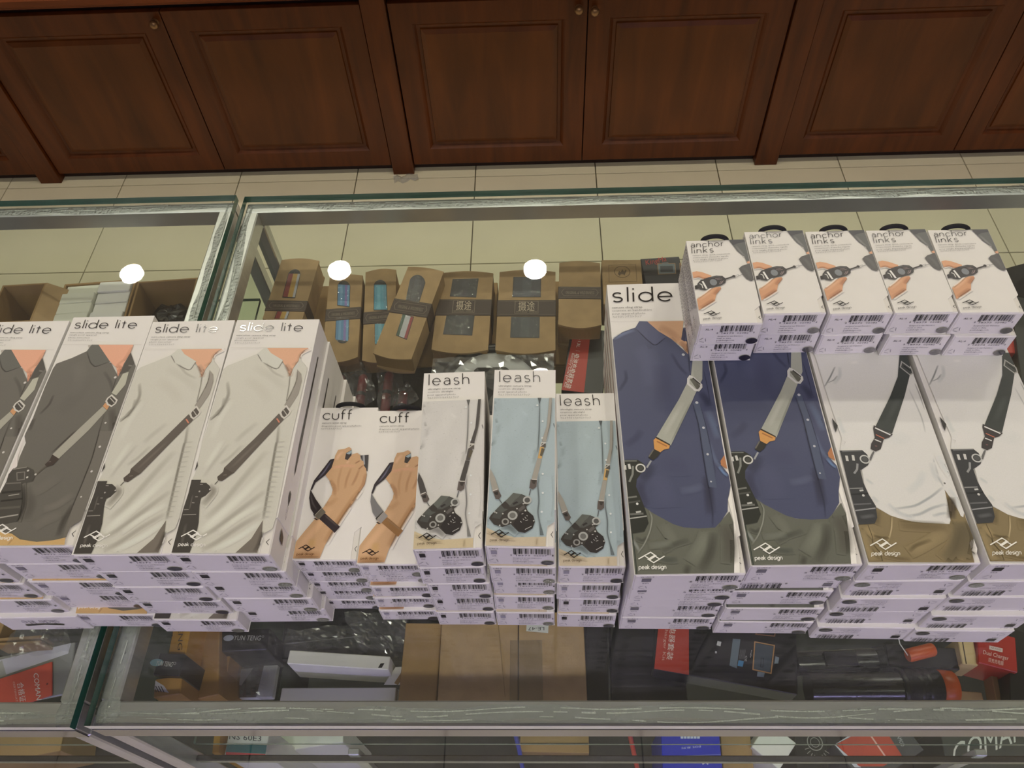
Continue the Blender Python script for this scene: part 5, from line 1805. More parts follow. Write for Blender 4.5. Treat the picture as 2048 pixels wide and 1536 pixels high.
RED, YEL, GRY = (168, 44, 40), (222, 168, 58), (200, 200, 204)
KB = ZS + .0452
for i, (xa, xb, lab) in enumerate(((-.362, -.205, 'under the blue strap cartons'), (-.203, -.060, 'under the wide carton by the tilted one'), (-.058, .078, 'under the wide carton by the plain one'), (.097, .250, 'under the camel-print carton'))):
    o = thing('kraft_carton', 'brown carton of the lower layer, ' + lab, 'box', ((xa + xb) / 2, .705, ZS + .0002), 0, 'kraft strap cartons')
    mb = MB()
    mb.cbox(-(xb - xa) / 2, (xb - xa) / 2, -.075, .075, 0, .0448, .001)
    mb.obj('carton', M_KRAFTD, o)
    mb = MB()
    mb.cbox(-(xb - xa) / 2 + .002, (xb - xa) / 2 - .002, -.0758, -.0752, .004, .040, .0001)
    mb.obj('end_flap', M_KRAFT, o)
kraft_box('kraft strap carton with red, yellow and white strap in its window', kq(183, 392, 372, 388, 300, 725, 62, 705), .036, [((218, 438, 286, 440, 250, 600, 178, 596), True, False, [RED, RED, YEL, YEL, GRY]), ((150, 672, 220, 672, 205, 715, 135, 712), False, False, [RED, RED, YEL, YEL, GRY])], (200, 612, 195, 672))
BL1, BL2 = (70, 138, 190), (96, 160, 206)
kraft_box('kraft strap carton with blue strap, half under the first carton', kq(425, 478, 612, 485, 606, 935, 418, 925), .036, [((486, 500, 556, 505, 552, 650, 482, 640), True, False, [BL1, BL2, BL1, (128, 110, 190), BL2]), ((476, 705, 550, 708, 546, 855, 470, 845), False, True, [BL1, BL2, BL1, (128, 110, 190), BL2])], (500, 655, 500, 722))
kraft_box('kraft strap carton with turquoise strap, under the tilted carton', kq(628, 452, 812, 446, 800, 930, 634, 940), .034, [((686, 498, 756, 498, 762, 668, 684, 668), True, False, [(64, 160, 186), (84, 176, 200), (64, 160, 186), (70, 150, 176)]), ((690, 738, 748, 738, 745, 870, 690, 868), False, True, [(64, 160, 186), (84, 176, 200), (64, 160, 186)])], (700, 672, 700, 740))
kraft_box('tilted kraft strap carton with green, white and red strap, lying across others', kq(868, 412, 1046, 462, 908, 955, 702, 890), .030, [((893, 462, 978, 480, 934, 632, 862, 608), True, False, [(38, 36, 44), (58, 56, 66), (44, 42, 50)]), ((846, 684, 908, 702, 868, 830, 808, 806), False, False, [(44, 84, 60), (188, 188, 190), (188, 188, 190), (168, 46, 48)])], (880, 612, 855, 690), base=KB + .0360, bow=.004)
kraft_box('wide kraft carton with two black square windows, next to the tilted carton', kq(1060, 465, 1352, 457, 1312, 882, 1000, 886), .042, [((1122, 494, 1266, 490, 1252, 596, 1106, 590), False, False, [(34, 34, 42), (44, 40, 56), (36, 34, 44)]), ((1088, 694, 1244, 692, 1230, 806, 1068, 800), False, False, [(30, 30, 34), (40, 40, 44)])], (1180, 606, 1170, 696), 'cjk')
kraft_box('wide kraft carton with two slate square windows, beside the plain carton', kq(1384, 456, 1694, 452, 1688, 884, 1356, 888), .042, [((1458, 482, 1612, 482, 1610, 594, 1452, 594), False, False, [(52, 56, 68), (62, 68, 80), (52, 56, 68)]), ((1446, 702, 1604, 702, 1602, 820, 1440, 818), False, False, [(46, 52, 58), (60, 66, 70), (48, 52, 56)])], (1530, 610, 1530, 700), 'cjk')
kraft_box('plain kraft carton with brown band and a stain, no window', kq(1712, 404, 1940, 406, 1944, 745, 1706, 745), .046, [], (1820, 536, 1820, 604))
o, art = slab('kraft_carton', 'flat kraft carton in front of the plain banded one, by the red charger box', 'box', [KC(1704, 790), KC(1960, 790), KC(1965, 1010), KC(1702, 1010)], .020, M_KRAFTD, group='kraft strap cartons')
HC = crop(1200, 360, 2.415)
o, art = slab('kraft_carton', 'kraft carton printed with a camel in a ring, behind the navy-shirt box', 'box', [HC(12, 388), HC(196, 381), HC(215, 600), HC(12, 600)], .045, M_KRAFT, base=KB, group='kraft strap cartons')
KK = lambda x, y: HC(x, y)
art.t = (lambda f: (lambda x, y: f(*HC(x, y))))(art.t)
art.ring((120, 92, 60), .0006, [(42, 412), (172, 408), (178, 490), (44, 494)])
art.circ((110, 84, 54), .0009, .0105, (107, 444), 24)
art.poly((96, 72, 46), [(86, 455), (92, 440), (100, 446), (108, 432), (116, 444), (124, 434), (128, 440), (122, 452), (118, 462), (114, 456), (100, 456), (96, 464), (92, 460)])
art.finish('camel_print', o)
o, art = slab('battery_charger_box', 'dark blue charger box with red lettering, behind the first connector boxes', 'box', [HC(206, 388), HC(392, 360), HC(414, 560), HC(228, 588)], .040, base=KB, m=mat('navy_card', (30, 30, 44), .35, var=.1))
art.t = (lambda f: (lambda x, y: f(*HC(x, y))))(art.t)
art.text('KingMa', (222, 412), (322, 392), (219, 388), rgb=(206, 52, 44), res=2)
art.poly((110, 126, 138), [(278, 405), (362, 404), (366, 452), (282, 456)])
art.ring((190, 140, 90), .0008, [(278, 405), (362, 404), (366, 452), (282, 456)])
art.poly((54, 60, 72), [(290, 416), (352, 415), (354, 444), (292, 446)])
art.poly((120, 120, 128), [(300, 400), (330, 398), (330, 406), (300, 407)])
art.ring((190, 140, 90), .0008, [(385, 402), (396, 401), (400, 450), (388, 452)])
art.finish('front_print', o)

# red and black charger kit box by the kraft cartons
M_BLKCARD = mat('black_card', (26, 26, 28), .38, var=.12, scale=30)
M_REDCARD = mat('red_card', (196, 52, 40), .4, var=.04)
o, art = slab('battery_charger_box', 'black charger kit box with red flank, beside the navy-shirt stack', 'box', [KC(1800, 758), KC(1975, 780), KC(1975, 1135), KC(1702, 1108)], .040, M_BLKCARD, base=ZS + .0204)
art.t = (lambda f: (lambda x, y: f(*KC(x, y))))(art.t)
art.poly((200, 54, 42), [(1798, 756), (1888, 768), (1848, 1128), (1700, 1106)])
art.text('NB-13L', (1830, 788), (1806, 872), (1846, 791), rgb=(240, 236, 232), res=2)
art.stroke((240, 220, 216), .0004, [(1803, 890), (1826, 893)])
art.text('电池充电器套装', (1800, 906), (1748, 1096), (1822, 912), rgb=(244, 240, 236), res=2)
art.text('Battery Charger Kit', (1783, 904), (1736, 1090), (1797, 907), rgb=(240, 220, 214), res=2)
art.finish('front_print', o)

# folded reflector ring in a clear bag, pens beside it, both on black goods
ZD = ZS + .0704
ZP = ZS + .0504
o, art = slab('black_carton', 'black carton under the reflector disc', 'box', [(868, 722), (1108, 722), (1112, 870), (860, 870)], .070, mat('black_card', (26, 26, 28)), group='black cartons')
o, art = slab('camera_pouch', 'flat black cloth pouch under the red lens pens', 'pouch', [(655, 742), (858, 735), (862, 860), (640, 860)], .050, M_BLACKM)
c = pz(986, 775, ZD + .01)
o = thing('reflector_disc', 'black-rimmed white disc in crinkled clear plastic, behind the thin strap boxes', 'reflector', (c.x, c.y, ZD))
R1 = (pz(1098, 775, ZD + .01) - c).length
mb = MB()
mb.lathe([(R1 * .80, .004), (R1 * .84, .012), (R1 * .92, .014), (R1, .010), (R1, .002), (R1 * .8, .002)], 40)
mb.obj('rim', M_BLACK, o)
mb = MB()
mb.lathe([(0.0001, .0075), (R1 * .5, .0075), (R1 * .82, .007)], 40)
mb.obj('white_disc', mat('white_fabric', (222, 224, 222), .5, var=.03), o)
mb = MB()
p0, p1 = pz(984, 742, ZD + .01) - c, pz(984, 800, ZD + .01) - c
mb.cbox(p0.x - .022, p0.x + .022, p1.y - .03, p0.y, .0085, .022, .004)
mb.obj('centre_clip', M_BLACKM, o)


def crinkle(quad, z, amp, seed, nx=16, ny=16, sag=0.0):
    """crumpled clear film spanning four photo pixels tl tr br bl"""
    tl, tr, br, bl = [pz(p[0], p[1], z) for p in quad]
    c = (tl + tr + br + bl) / 4
    vs = []
    for i in range(nx + 1):
        for j in range(ny + 1):
            u, v = i / nx, j / ny
            p = tl.lerp(tr, u).lerp(bl.lerp(br, u), v) - c
            e = min(u, 1 - u, v, 1 - v)
            q = Vector((p.x * 45, p.y * 45, seed))
            h = noise.noise(q) + .6 * abs(noise.noise(q * 2.3)) + .4 * noise.noise(q * 5)
            jx, jy = noise.noise(q * 1.7 + Vector((9, 0, 0))), noise.noise(q * 1.7 + Vector((0, 9, 0)))
            vs.append((p.x + .004 * jx, p.y + .004 * jy, amp * (h + .6) * min(1, .35 + e * 4) + sag * e))
    fs = [[i * (ny + 1) + j, i * (ny + 1) + j + 1, (i + 1) * (ny + 1) + j + 1, (i + 1) * (ny + 1) + j] for i in range(nx) for j in range(ny)]
    mb = MB()
    mb.add(vs, fs, smooth=False)
    return mb, c


mb, cc = crinkle([(865, 718), (1108, 708), (1112, 830), (860, 835)], ZD + .02, .006, 3, 22, 14)
b = mb.obj('clear_bag', M_BAG, o)
b.location = (cc.x - c.x, cc.y - c.y, .019)

# red pens in clear bags
M_REDP = mat('red_plastic', (150, 36, 40), .3, var=.1)
for i, (x0, y0, x1, y1, q, lab) in enumerate(((690, 812, 678, 748, [(668, 738), (692, 728), (716, 822), (676, 822)], 'half hidden by the pale-shirt stack'),
                                              (716, 822, 726, 748, [(692, 742), (734, 722), (756, 800), (706, 830)], 'above the first wrist strap box'),
                                              (768, 822, 778, 742, [(756, 735), (800, 715), (812, 800), (758, 832)], 'tallest, above the second wrist strap box'),
                                              (800, 835, 806, 782, [(786, 790), (812, 768), (842, 800), (790, 838)], 'smallest, beside the thin strap boxes'))):
    zz = ZP + .012
    a, b_ = pz(x0, y0, zz), pz(x1, y1, zz)
    o = thing('lens_pen', 'red lens pen in a clear bag, ' + lab, 'lens pen', ((a.x + b_.x) / 2, (a.y + b_.y) / 2, ZP), 0, 'red lens pens in clear bags')
    org = Vector(((a.x + b_.x) / 2, (a.y + b_.y) / 2, ZP))
    mb = MB()
    d_ = (b_ - a).normalized()
    A0, B0 = a - org, b_ - org
    A0.z = B0.z = .008
    mb.tube([A0, A0.lerp(B0, .06), A0.lerp(B0, .94), B0], [.005, .0062, .0062, .004], 14)
    mb.obj('barrel', M_REDP, o)
    mb = MB()
    mb.tube([A0.lerp(B0, .42), A0.lerp(B0, .50)], .0068, 14)
    mb.obj('grip_ring', M_BLACK, o)
    mb, cc = crinkle(q, zz, .006, 11 + i * 5, 12, 14)
    bb = mb.obj('clear_bag', M_BAG, o)
    bb.location = (cc.x - org.x, cc.y - org.y, .0145)
# yellow scrap beside the thin strap boxes
o, art = slab('yellow_card', 'narrow yellow card standing beside the thin strap boxes', 'card', [(842, 772), (852, 772), (856, 860), (846, 860)], .012, mat('yellow_card_stock', (214, 178, 50), .5))

# ------------------------------------------------------------------ front row under the glass
F1 = crop(0, 1200, 4.571)
F2 = crop(400, 1200, 4.096)
F3 = crop(820, 1200, 4.096)
F4 = crop(1200, 1220, 4.096)
F5 = crop(1600, 1220, 4.571)


def sl(Fc, name, label, cat, q, th, m, **k):
    o, a = slab(name, label, cat, [Fc(q[i], q[i + 1]) for i in range(0, 8, 2)], th, m, **k)
    a.t = (lambda f: (lambda x, y: f(*Fc(x, y))))(a.t)
    return o, a


M_YELCARD = mat('yellow_carton', (204, 150, 52), .5, var=.08, scale=20)
M_OCHRE = mat('ochre_carton', (176, 132, 68), .55, var=.12, scale=30)
o, art = sl(F1, 'tripod_carton', 'yellow tripod carton with red band and camera print, by the dark gap', 'box', (1268, -60, 1790, -60, 1700, 520, 1215, 500), .116, M_YELCARD, group='yellow tripod cartons')
art.poly((176, 58, 48), [(1405, -60), (1500, -60), (1450, 480), (1345, 470)])
art.poly((50, 40, 36), [(1500, 290), (1525, 310), (1470, 470), (1440, 470), (1480, 340), (1415, 320)])
art.poly((50, 40, 36), [(1520, 300), (1580, 330), (1560, 340), (1510, 325)])
art.text('YUN TENG', (1650, -60), (1625, 460), (1690, -60), rgb=(70, 46, 20), res=2)
art.finish('front_print', o)
o, art = sl(F1, 'tripod_carton', 'black-lidded tripod carton with white lettering, in front of the red-banded carton', 'box', (1200, 468, 1690, 512, 1640, 702, 1150, 682), .128, M_BLKCARD, group='yellow tripod cartons')
art.dot((120, 168, 190), .0065, (1252, 565), 18, .0035)
art.text('YUN TENG', (1305, 592), (1575, 612), (1310, 548), rgb=(226, 226, 224), res=2, shear=.25)
art.circ((200, 200, 198), .0003, .0012, (1598, 580))
art.finish('lid_print', o)
o, art = sl(F1, 'tripod_carton', 'yellow carton end with a barcode label, under the front steel rail', 'box', (1130, 712, 1560, 745, 1740, 858, 1110, 850), .120, M_OCHRE, group='yellow tripod cartons')
art.poly((206, 200, 214), [(1245, 765), (1500, 785), (1545, 850), (1290, 840)])
for k in range(9):
    x = 1275 + 24 * k
    art.poly((60, 56, 70), [(x, 780 + k), (x + 11, 781 + k), (x + 40, 838 + k), (x + 29, 837 + k)])
art.finish('barcode_label', o)
o, art = sl(F1, 'tripod_carton', 'ochre carton flank with faint brown print, beside the black-lidded carton', 'box', (1780, 150, 1990, 160, 2010, 880, 1830, 880), .075, M_OCHRE, group='yellow tripod cartons')
art.text('YT', (1790, 500), (1840, 520), (1790, 460), rgb=(96, 70, 36), res=2)
art.finish('front_print', o)
o, art = sl(F2, 'tripod_carton', 'black-lidded tripod carton with white lettering, under the pale-shirt stack', 'box', (150, 235, 560, 250, 556, 402, 138, 428), .066, M_BLKCARD, group='yellow tripod cartons')
art.dot((170, 176, 206), .0055, (235, 312), 18, .0032)
art.text('YUN TENG', (280, 330), (500, 332), (284, 290), rgb=(190, 190, 194), res=2, shear=.25)
art.circ((180, 180, 184), .0003, .0010, (517, 300))
art.finish('lid_print', o)
o, art = sl(F2, 'tripod_carton', 'yellow carton end with a small tripod picture, beside the bagged part', 'box', (130, 440, 230, 440, 205, 800, 40, 800), .050, M_OCHRE, group='yellow tripod cartons')
art.poly((206, 200, 200), [(140, 455), (222, 450), (190, 660), (110, 615)])
art.stroke((40, 36, 36), .0008, [(175, 480), (158, 630)])
art.stroke((40, 36, 36), .0006, [(185, 470), (205, 520)])
art.finish('end_print', o)
o, art = sl(F2, 'bagged_part', 'small metal camera part in a clear bag with white header card', 'bagged part', (235, 445, 655, 455, 585, 802, 205, 800), .010, mat('header_card', (214, 214, 218), .5), group=None)
art.poly((80, 74, 72), [(262, 452), (545, 458), (460, 802), (210, 800)])
art.poly((150, 130, 118), [(380, 480), (460, 480), (420, 540), (360, 540)])
art.poly((190, 188, 188), [(240, 570), (435, 560), (340, 700), (220, 690)])
art.poly((40, 38, 38), [(370, 690), (480, 640), (450, 800), (350, 800)])
art.dot((180, 60, 56), .004, (595, 450))
art.finish('card_print', o)
mb, cc = crinkle([F2(215, 440), F2(640, 440), F2(590, 805), F2(200, 805)], ZS + .02, .004, 41, 14, 14)
b = mb.obj('clear_bag', M_BAG, o)
wl = Vector((cc.x - o.location.x, cc.y - o.location.y, 0))
wl.rotate(Matrix.Rotation(-o.rotation_euler.z, 3, 'Z'))
b.location = (wl.x, wl.y, .0125)
b.rotation_euler = (0, 0, -o.rotation_euler.z)

# white cartons with hang tabs
for q, th, lab, base in (((735, 455, 1598, 428, 1508, 562, 702, 520), .052, 'upright white carton with a hang tab and black slot, in front of the bagged part', ZS), ):
    o, art = sl(F2, 'white_carton', lab, 'box', q, th, M_WHITE, group='white hang-tab cartons')
    art.poly((30, 30, 32), [(1480, 520), (1512, 518), (1490, 556), (1458, 557)])
    art.finish('slot_print', o)
    p0, p1, p2, p3 = [pz(*F2(*p), ZS + th * .6) for p in ((1505, 690), (1600, 545), (1790, 540), (1705, 692))]
    mb = MB()
    pts = [(p.x - o.location.x, p.y - o.location.y) for p in (p0, p3, p2, p1)]
    mb.prism(pts, th * .55, th * .55 + .0008)
    t = mb.obj('hang_tab', M_WHITE, o)
    t.rotation_euler = (0, 0, -o.rotation_euler.z)
    s0 = pz(*F2(1640, 630), ZS + th * .6)
    mb = MB()
    cx, cy = s0.x - o.location.x, s0.y - o.location.y
    mb.prism([(cx - .006, cy - .006), (cx - .002, cy - .008), (cx + .006, cy + .004), (cx + .006, cy + .010), (cx + .001, cy + .006)], th * .55 + .001, th * .55 + .0012)
    h = mb.obj('euro_slot', M_KRAFTD, o)
    h.rotation_euler = (0, 0, -o.rotation_euler.z)
o, art = sl(F2, 'white_carton', 'flat white carton half hidden by the steel rail, below the upright one', 'box', (660, 712, 1600, 726, 1600, 900, 655, 880), .030, M_WHITE, group='white hang-tab cartons')
mb = MB()
p = [pz(*F2(*q), ZS + .02) for q in ((1600, 735), (1780, 712), (1765, 830), (1600, 840))]
mb.prism([(v.x - o.location.x, v.y - o.location.y) for v in p[::-1]], .018, .0188)
t = mb.obj('hang_tab', M_WHITE, o)
t.rotation_euler = (0, 0, -o.rotation_euler.z)

# clear bag of film sheets and dark cloth
o, art = sl(F2, 'cable_pouch', 'dark cloth pouch under a clear zip bag, below the wrist strap boxes', 'pouch', (690, 60, 1700, 40, 1690, 520, 680, 440), .012, M_BLACKM)
mb, cc = crinkle([F2(670, 210), F2(1310, 150), F2(1340, 400), F2(660, 440)], ZS + .03, .004, 61, 20, 10)
o = thing('zip_bag', 'clear zip-top bag with fine pleats, below the pale-shirt stack', 'bag', (cc.x, cc.y, ZS + .014), 0, 'clear plastic bags')
mb.obj('film', M_BAG, o)
mb = MB()
a, b_ = pz(*F2(690, 345), ZS + .03) - cc, pz(*F2(1320, 280), ZS + .03) - cc
mb.tube([(a.x, a.y, .010), (b_.x, b_.y, .010)], .0009, 6)
mb.obj('zip', M_BAG, o)
mb, cc = crinkle([F2(1160, 60), F2(1700, 110), F2(1690, 540), F2(1330, 400)], ZS + .03, .006, 71, 14, 14)
o = thing('zip_bag', 'creased clear bag over dark cloth, beside the brown cartons', 'bag', (cc.x, cc.y, ZS + .016), 0, 'clear plastic bags')
mb.obj('film', M_BAG, o)

# brown flat cartons
o, art = sl(F2, 'brown_carton', 'narrow brown carton behind the white hang tab', 'box', (1700, 190, 1970, 190, 1935, 1000, 1590, 1000), .042, M_KRAFTD, group='brown flat cartons')
o, art = sl(F3, 'brown_carton', 'wide brown carton below the grey-shirt camera strap stack', 'box', (262, 100, 884, 100, 884, 930, 222, 930), .048, M_KRAFT, group='brown flat cartons')
art.stroke((140, 110, 70), .0006, [(725, 205), (745, 430), (780, 800)])
art.finish('crease', o)
o, art = sl(F3, 'brown_carton', 'brown carton closed with clear tape and a code label', 'box', (892, 100, 1415, 100, 1460, 930, 892, 930), .048, M_KRAFT, group='brown flat cartons')
art.poly((214, 216, 216), [(955, 200), (1135, 206), (1132, 272), (952, 256)])
art.text('LE-47', (1100, 222), (968, 222), (1100, 250), rgb=(40, 40, 44), res=2)
art.finish('code_label', o)
mb = MB()
c0 = art.P((1100, 450))
mb.add([(c0.x - .036, -art.l / 2 + .001, .0483), (c0.x - .002, -art.l / 2 + .001, .0483), (c0.x - .002, art.l / 2 - .03, .0483), (c0.x - .036, art.l / 2 - .03, .0483)], [[0, 1, 2, 3]])
mb.obj('clear_tape', film('packing_tape', (.86, .84, .8), 2.0, .08, haze=.12, hazecol=(.75, .68, .55)), o)

# black cartons
o, art = sl(F3, 'black_carton', 'black carton beside the taped brown carton', 'box', (1422, 100, 1640, 100, 1605, 930, 1465, 930), .046, M_BLKCARD, group='black cartons')
o, art = sl(F3, 'black_carton', 'matte black carton under the charger kit box', 'box', (1668, 60, 2200, 60, 2300, 930, 1615, 930), .018, M_BLKCARD, group='black cartons')
o, art = sl(F4, 'battery_charger_box', 'black charger kit box with red flank and battery picture, at the front', 'box', (490, -40, 1650, 60, 1575, 690, 438, 478), .030, M_BLKCARD, base=ZS + .0184)
art.poly((202, 58, 40), [(498, -60), (728, -60), (728, 535), (436, 482)])
art.text('电池充电器套装', (602, -70), (548, 405), (640, -68), rgb=(236, 226, 220), res=2)
art.text('Battery Charger Kit', (565, -150), (508, 415), (588, -147), rgb=(226, 176, 160), res=2)
art.poly((104, 122, 140), [(1088, 235), (1150, 240), (1120, 480), (1060, 455)])
art.poly((34, 34, 40), [(1150, 248), (1280, 268), (1250, 482), (1120, 462)])
art.poly((64, 140, 200), [(1135, 412), (1178, 420), (1168, 466), (1126, 458)])
art.text('KingMa', (1238, 330), (1228, 392), (1246, 331), rgb=(220, 220, 224), res=2)
art.text('CE', (1190, 375), (1184, 420), (1206, 378), rgb=(200, 200, 204), res=2)
for k in range(6):
    art.stroke((140, 140, 148), .0002, [(1150 + 8 * k, 325), (1142 + 8 * k, 400)])
art.poly((70, 82, 96), [(1275, 270), (1420, 300), (1390, 515), (1250, 485)])
art.ring((196, 140, 84), .0012, [(1268, 262), (1428, 292), (1400, 520), (1252, 488)])
art.ring((44, 50, 60), .0006, [(1320, 395), (1340, 398), (1334, 470), (1314, 466)])
art.poly((128, 146, 160), [(1290, 505), (1350, 515), (1340, 552), (1285, 545)])
art.poly((128, 146, 160), [(1436, 380), (1466, 390), (1460, 440), (1428, 440)])
art.ring((150, 100, 70), .0010, [(1275, 200), (1430, 215), (1436, 180), (1300, 165)])
art.poly((210, 210, 214), [(962, 255), (994, 262), (986, 298), (954, 290)])
art.poly((190, 190, 194), [(942, 338), (958, 340), (956, 356), (942, 355)])
art.finish('front_print', o)

# monopods: dark tubes lying side by side
M_TUBE = mat('anodised_black', (38, 40, 42), .22, var=.15, scale=40, spec=.7, stretch=(1, 10, 10))
M_RUB = mat('ribbed_rubber', (24, 24, 26), .6, var=.2, bump=.4, bscale=400)
M_ORG = mat('orange_anodised', (206, 92, 40), .35, var=.08)
for (x0, y0, x1, y1, r, lab, rings_, base) in ((-20, 470, 1150, 420, .015, 'thinner black tripod tube, behind the ribbed one', (), 0), (100, 690, 1450, 680, .020, 'thick black tripod tube with ribbed grip and orange collar', (.64, .74, .80), 0)):
    zz = ZS + r
    a, b_ = pz(*F5(x0, y0), zz + r * .6), pz(*F5(x1, y1), zz + r * .6)
    o = thing('tripod_tube', lab, 'tripod', ((a.x + b_.x) / 2, (a.y + b_.y) / 2, ZS + .0002), math.atan2(b_.y - a.y, b_.x - a.x), 'black tripod tubes')
    L = math.hypot(b_.x - a.x, b_.y - a.y)
    mb = MB()
    mb.tube([(-L / 2, 0, r), (L * .12, 0, r)], r * .86, 24)
    mb.obj('leg_section', M_TUBE, o)
    mb = MB()
    mb.tube([(L * .12, 0, r), (L * .13, 0, r), (L * .38, 0, r), (L * .39, 0, r)], [r * .88, r * .96, r * .96, r * .9], 24)
    mb.obj('grip', M_RUB, o)
    for t in rings_:
        mb = MB()
        mb.tube([(L * (t - .5) - .003, 0, r), (L * (t - .5), 0, r), (L * (t - .5) + .003, 0, r)], [r * .94, r * .995, r * .94], 24)
        mb.obj('lock_ring', M_BLACK, o)
    if rings_:
        mb = MB()
        mb.tube([(L * .39, 0, r), (L * .395, 0, r), (L * .49, 0, r), (L * .5, 0, r)], [r * .86, r * .9, r * .84, r * .78], 24)
        mb.obj('collar', M_ORG, o)
    else:
        mb = MB()
        mb.cbox(-L * .3, -L * .05, -r * .5, r * .5, r * 1.7, r * 2.02, .001)
        mb.obj('flip_lock', M_BLACK, o)
a, b_ = pz(*F5(975, 425), ZS + .035), pz(*F5(1212, 365), ZS + .035)
o = thing('orange_handle', 'small orange tube hanging on a white cord, below the end stack', 'handle', ((a.x + b_.x) / 2, (a.y + b_.y) / 2, ZS + .0305), math.atan2(b_.y - a.y, b_.x - a.x))
L = math.hypot(b_.x - a.x, b_.y - a.y)
mb = MB()
mb.tube([(-L / 2, 0, .007), (-L / 2 + .002, 0, .007), (L / 2 - .002, 0, .007), (L / 2, 0, .007)], [.006, .007, .007, .006], 18)
mb.obj('sleeve', M_ORG, o)
mb = MB()
mb.tube([(-L / 2, 0, .008), (-L / 2 - .004, .012, .012), (-L / 2 - .001, .03, .016)], .0006, 6)
mb.obj('cord', M_WHITE, o)
o, art = sl(F5, 'black_carton', 'black lidded carton supporting the orange tube', 'box', (820, 330, 1420, 330, 1450, 520, 780, 520), .030, M_BLKCARD, group='black cartons')
o, art = sl(F5, 'beige_block', 'pair of beige foam strips beside the dual charger box', 'foam', (1440, 260, 1600, 260, 1610, 500, 1490, 500), .040, mat('beige_foam', (214, 190, 140), .7, var=.05))
art.stroke((60, 48, 34), .0010, [(1480, 262), (1520, 495)])
art.finish('seam', o)
o, art = sl(F5, 'battery_charger_box', 'red dual charger box with white lettering, at the case end', 'box', (1640, 200, 1985, 225, 1972, 565, 1612, 478), .045, mat('red_box_card', (176, 44, 36), .4, var=.05))
art.poly((216, 196, 190), [(1730, 325), (1852, 352), (1850, 388), (1728, 360)])
art.text('NP-FW50', (1745, 352), (1838, 374), (1746, 337), rgb=(120, 60, 52), res=2)
art.text('Dual Charger', (1672, 402), (1905, 462), (1676, 365), rgb=(236, 200, 190), res=2)
art.text('双充充电器', (1718, 470), (1858, 506), (1722, 440), rgb=(236, 200, 190), res=2)
art.finish('front_print', o)
o, art = sl(F5, 'black_carton', 'black carton with white print at the very end of the case', 'box', (1985, 200, 2120, 200, 2120, 900, 1860, 900), .040, M_BLKCARD, group='black cartons')
o, art = sl(F5, 'kraft_strip', 'slanted kraft card strip beside the orange collar', 'card', (1755, 570, 1800, 570, 1850, 860, 1790, 860), .020, M_KRAFTD)
o, art = sl(F5, 'beige_tag', 'beige card tag under the orange collar', 'card', (1430, 745, 1660, 745, 1690, 860, 1410, 860), .008, mat('beige_card', (206, 180, 130), .6))
# far right inside the case, beside the last connector boxes
o, art = slab('red_carton', 'red carton edge beyond the last upper connector box', 'box', [(2008, 536), (2034, 538), (2046, 580), (2000, 580)], .030, M_REDCARD)
o, art = slab('red_carton', 'red carton corner beyond the last lower connector box', 'box', [(2004, 652), (2034, 652), (2052, 706), (2004, 706)], .034, M_REDCARD)
c = pz(2052, 570, ZS + .03)
o = thing('microphone_cover', 'fuzzy black microphone cover at the picture edge beyond the connector boxes', 'cover', (c.x, c.y, ZS + .0002))
mb = MB()
mb.lathe([(.002, .0), (.022, .003), (.034, .02), (.034, .035), (.022, .05), (.002, .056)], 20)
mb.v = [tuple(Vector(v) + Vector((noise.noise(Vector(v) * 160), noise.noise(Vector(v) * 160 + Vector((7, 0, 0))), 0)) * .004) for v in mb.v]
mb.obj('shell', M_BLACKM, o)
o, art = slab('black_carton', 'black carton beyond the red ones at the picture edge', 'box', [(2040, 600), (2120, 600), (2150, 800), (2030, 800)], .040, M_BLKCARD, group='black cartons')

# ------------------------------------------------------------------ shorter case, back row
L1 = crop(0, 360, 3.938)


def open_carton(label, quad, h, base=ZS, th=.003, flap=None):
    z = base + h
    c, a, w, l = rectfit([L1(quad[i], quad[i + 1]) for i in range(0, 8, 2)], z)
    o = thing('open_carton', label, 'box', (c.x, c.y, base + .0002), a, 'open cartons in the shorter case')
    X, Y = w / 2, l / 2
    for b in ((-X, X, -Y, Y, 0, .003), (-X, -X + th, -Y, Y, .003, h), (X - th, X, -Y, Y, .003, h), (-X + th, X - th, -Y, -Y + th, .003, h), (-X + th, X - th, Y - th, Y, .003, h)):
        mb = MB()
        mb.cbox(*b, .0005)
        mb.obj('wall', M_KRAFTD, o)
    if flap:
        mb = MB()
        mb.add([(X, -Y, h), (X + flap, -Y * .9, h - .02), (X + flap, Y * .9, h - .02), (X, Y, h)], [[0, 1, 2, 3]])
        mb.obj('flap', M_KRAFT, o)
    return o, w, l


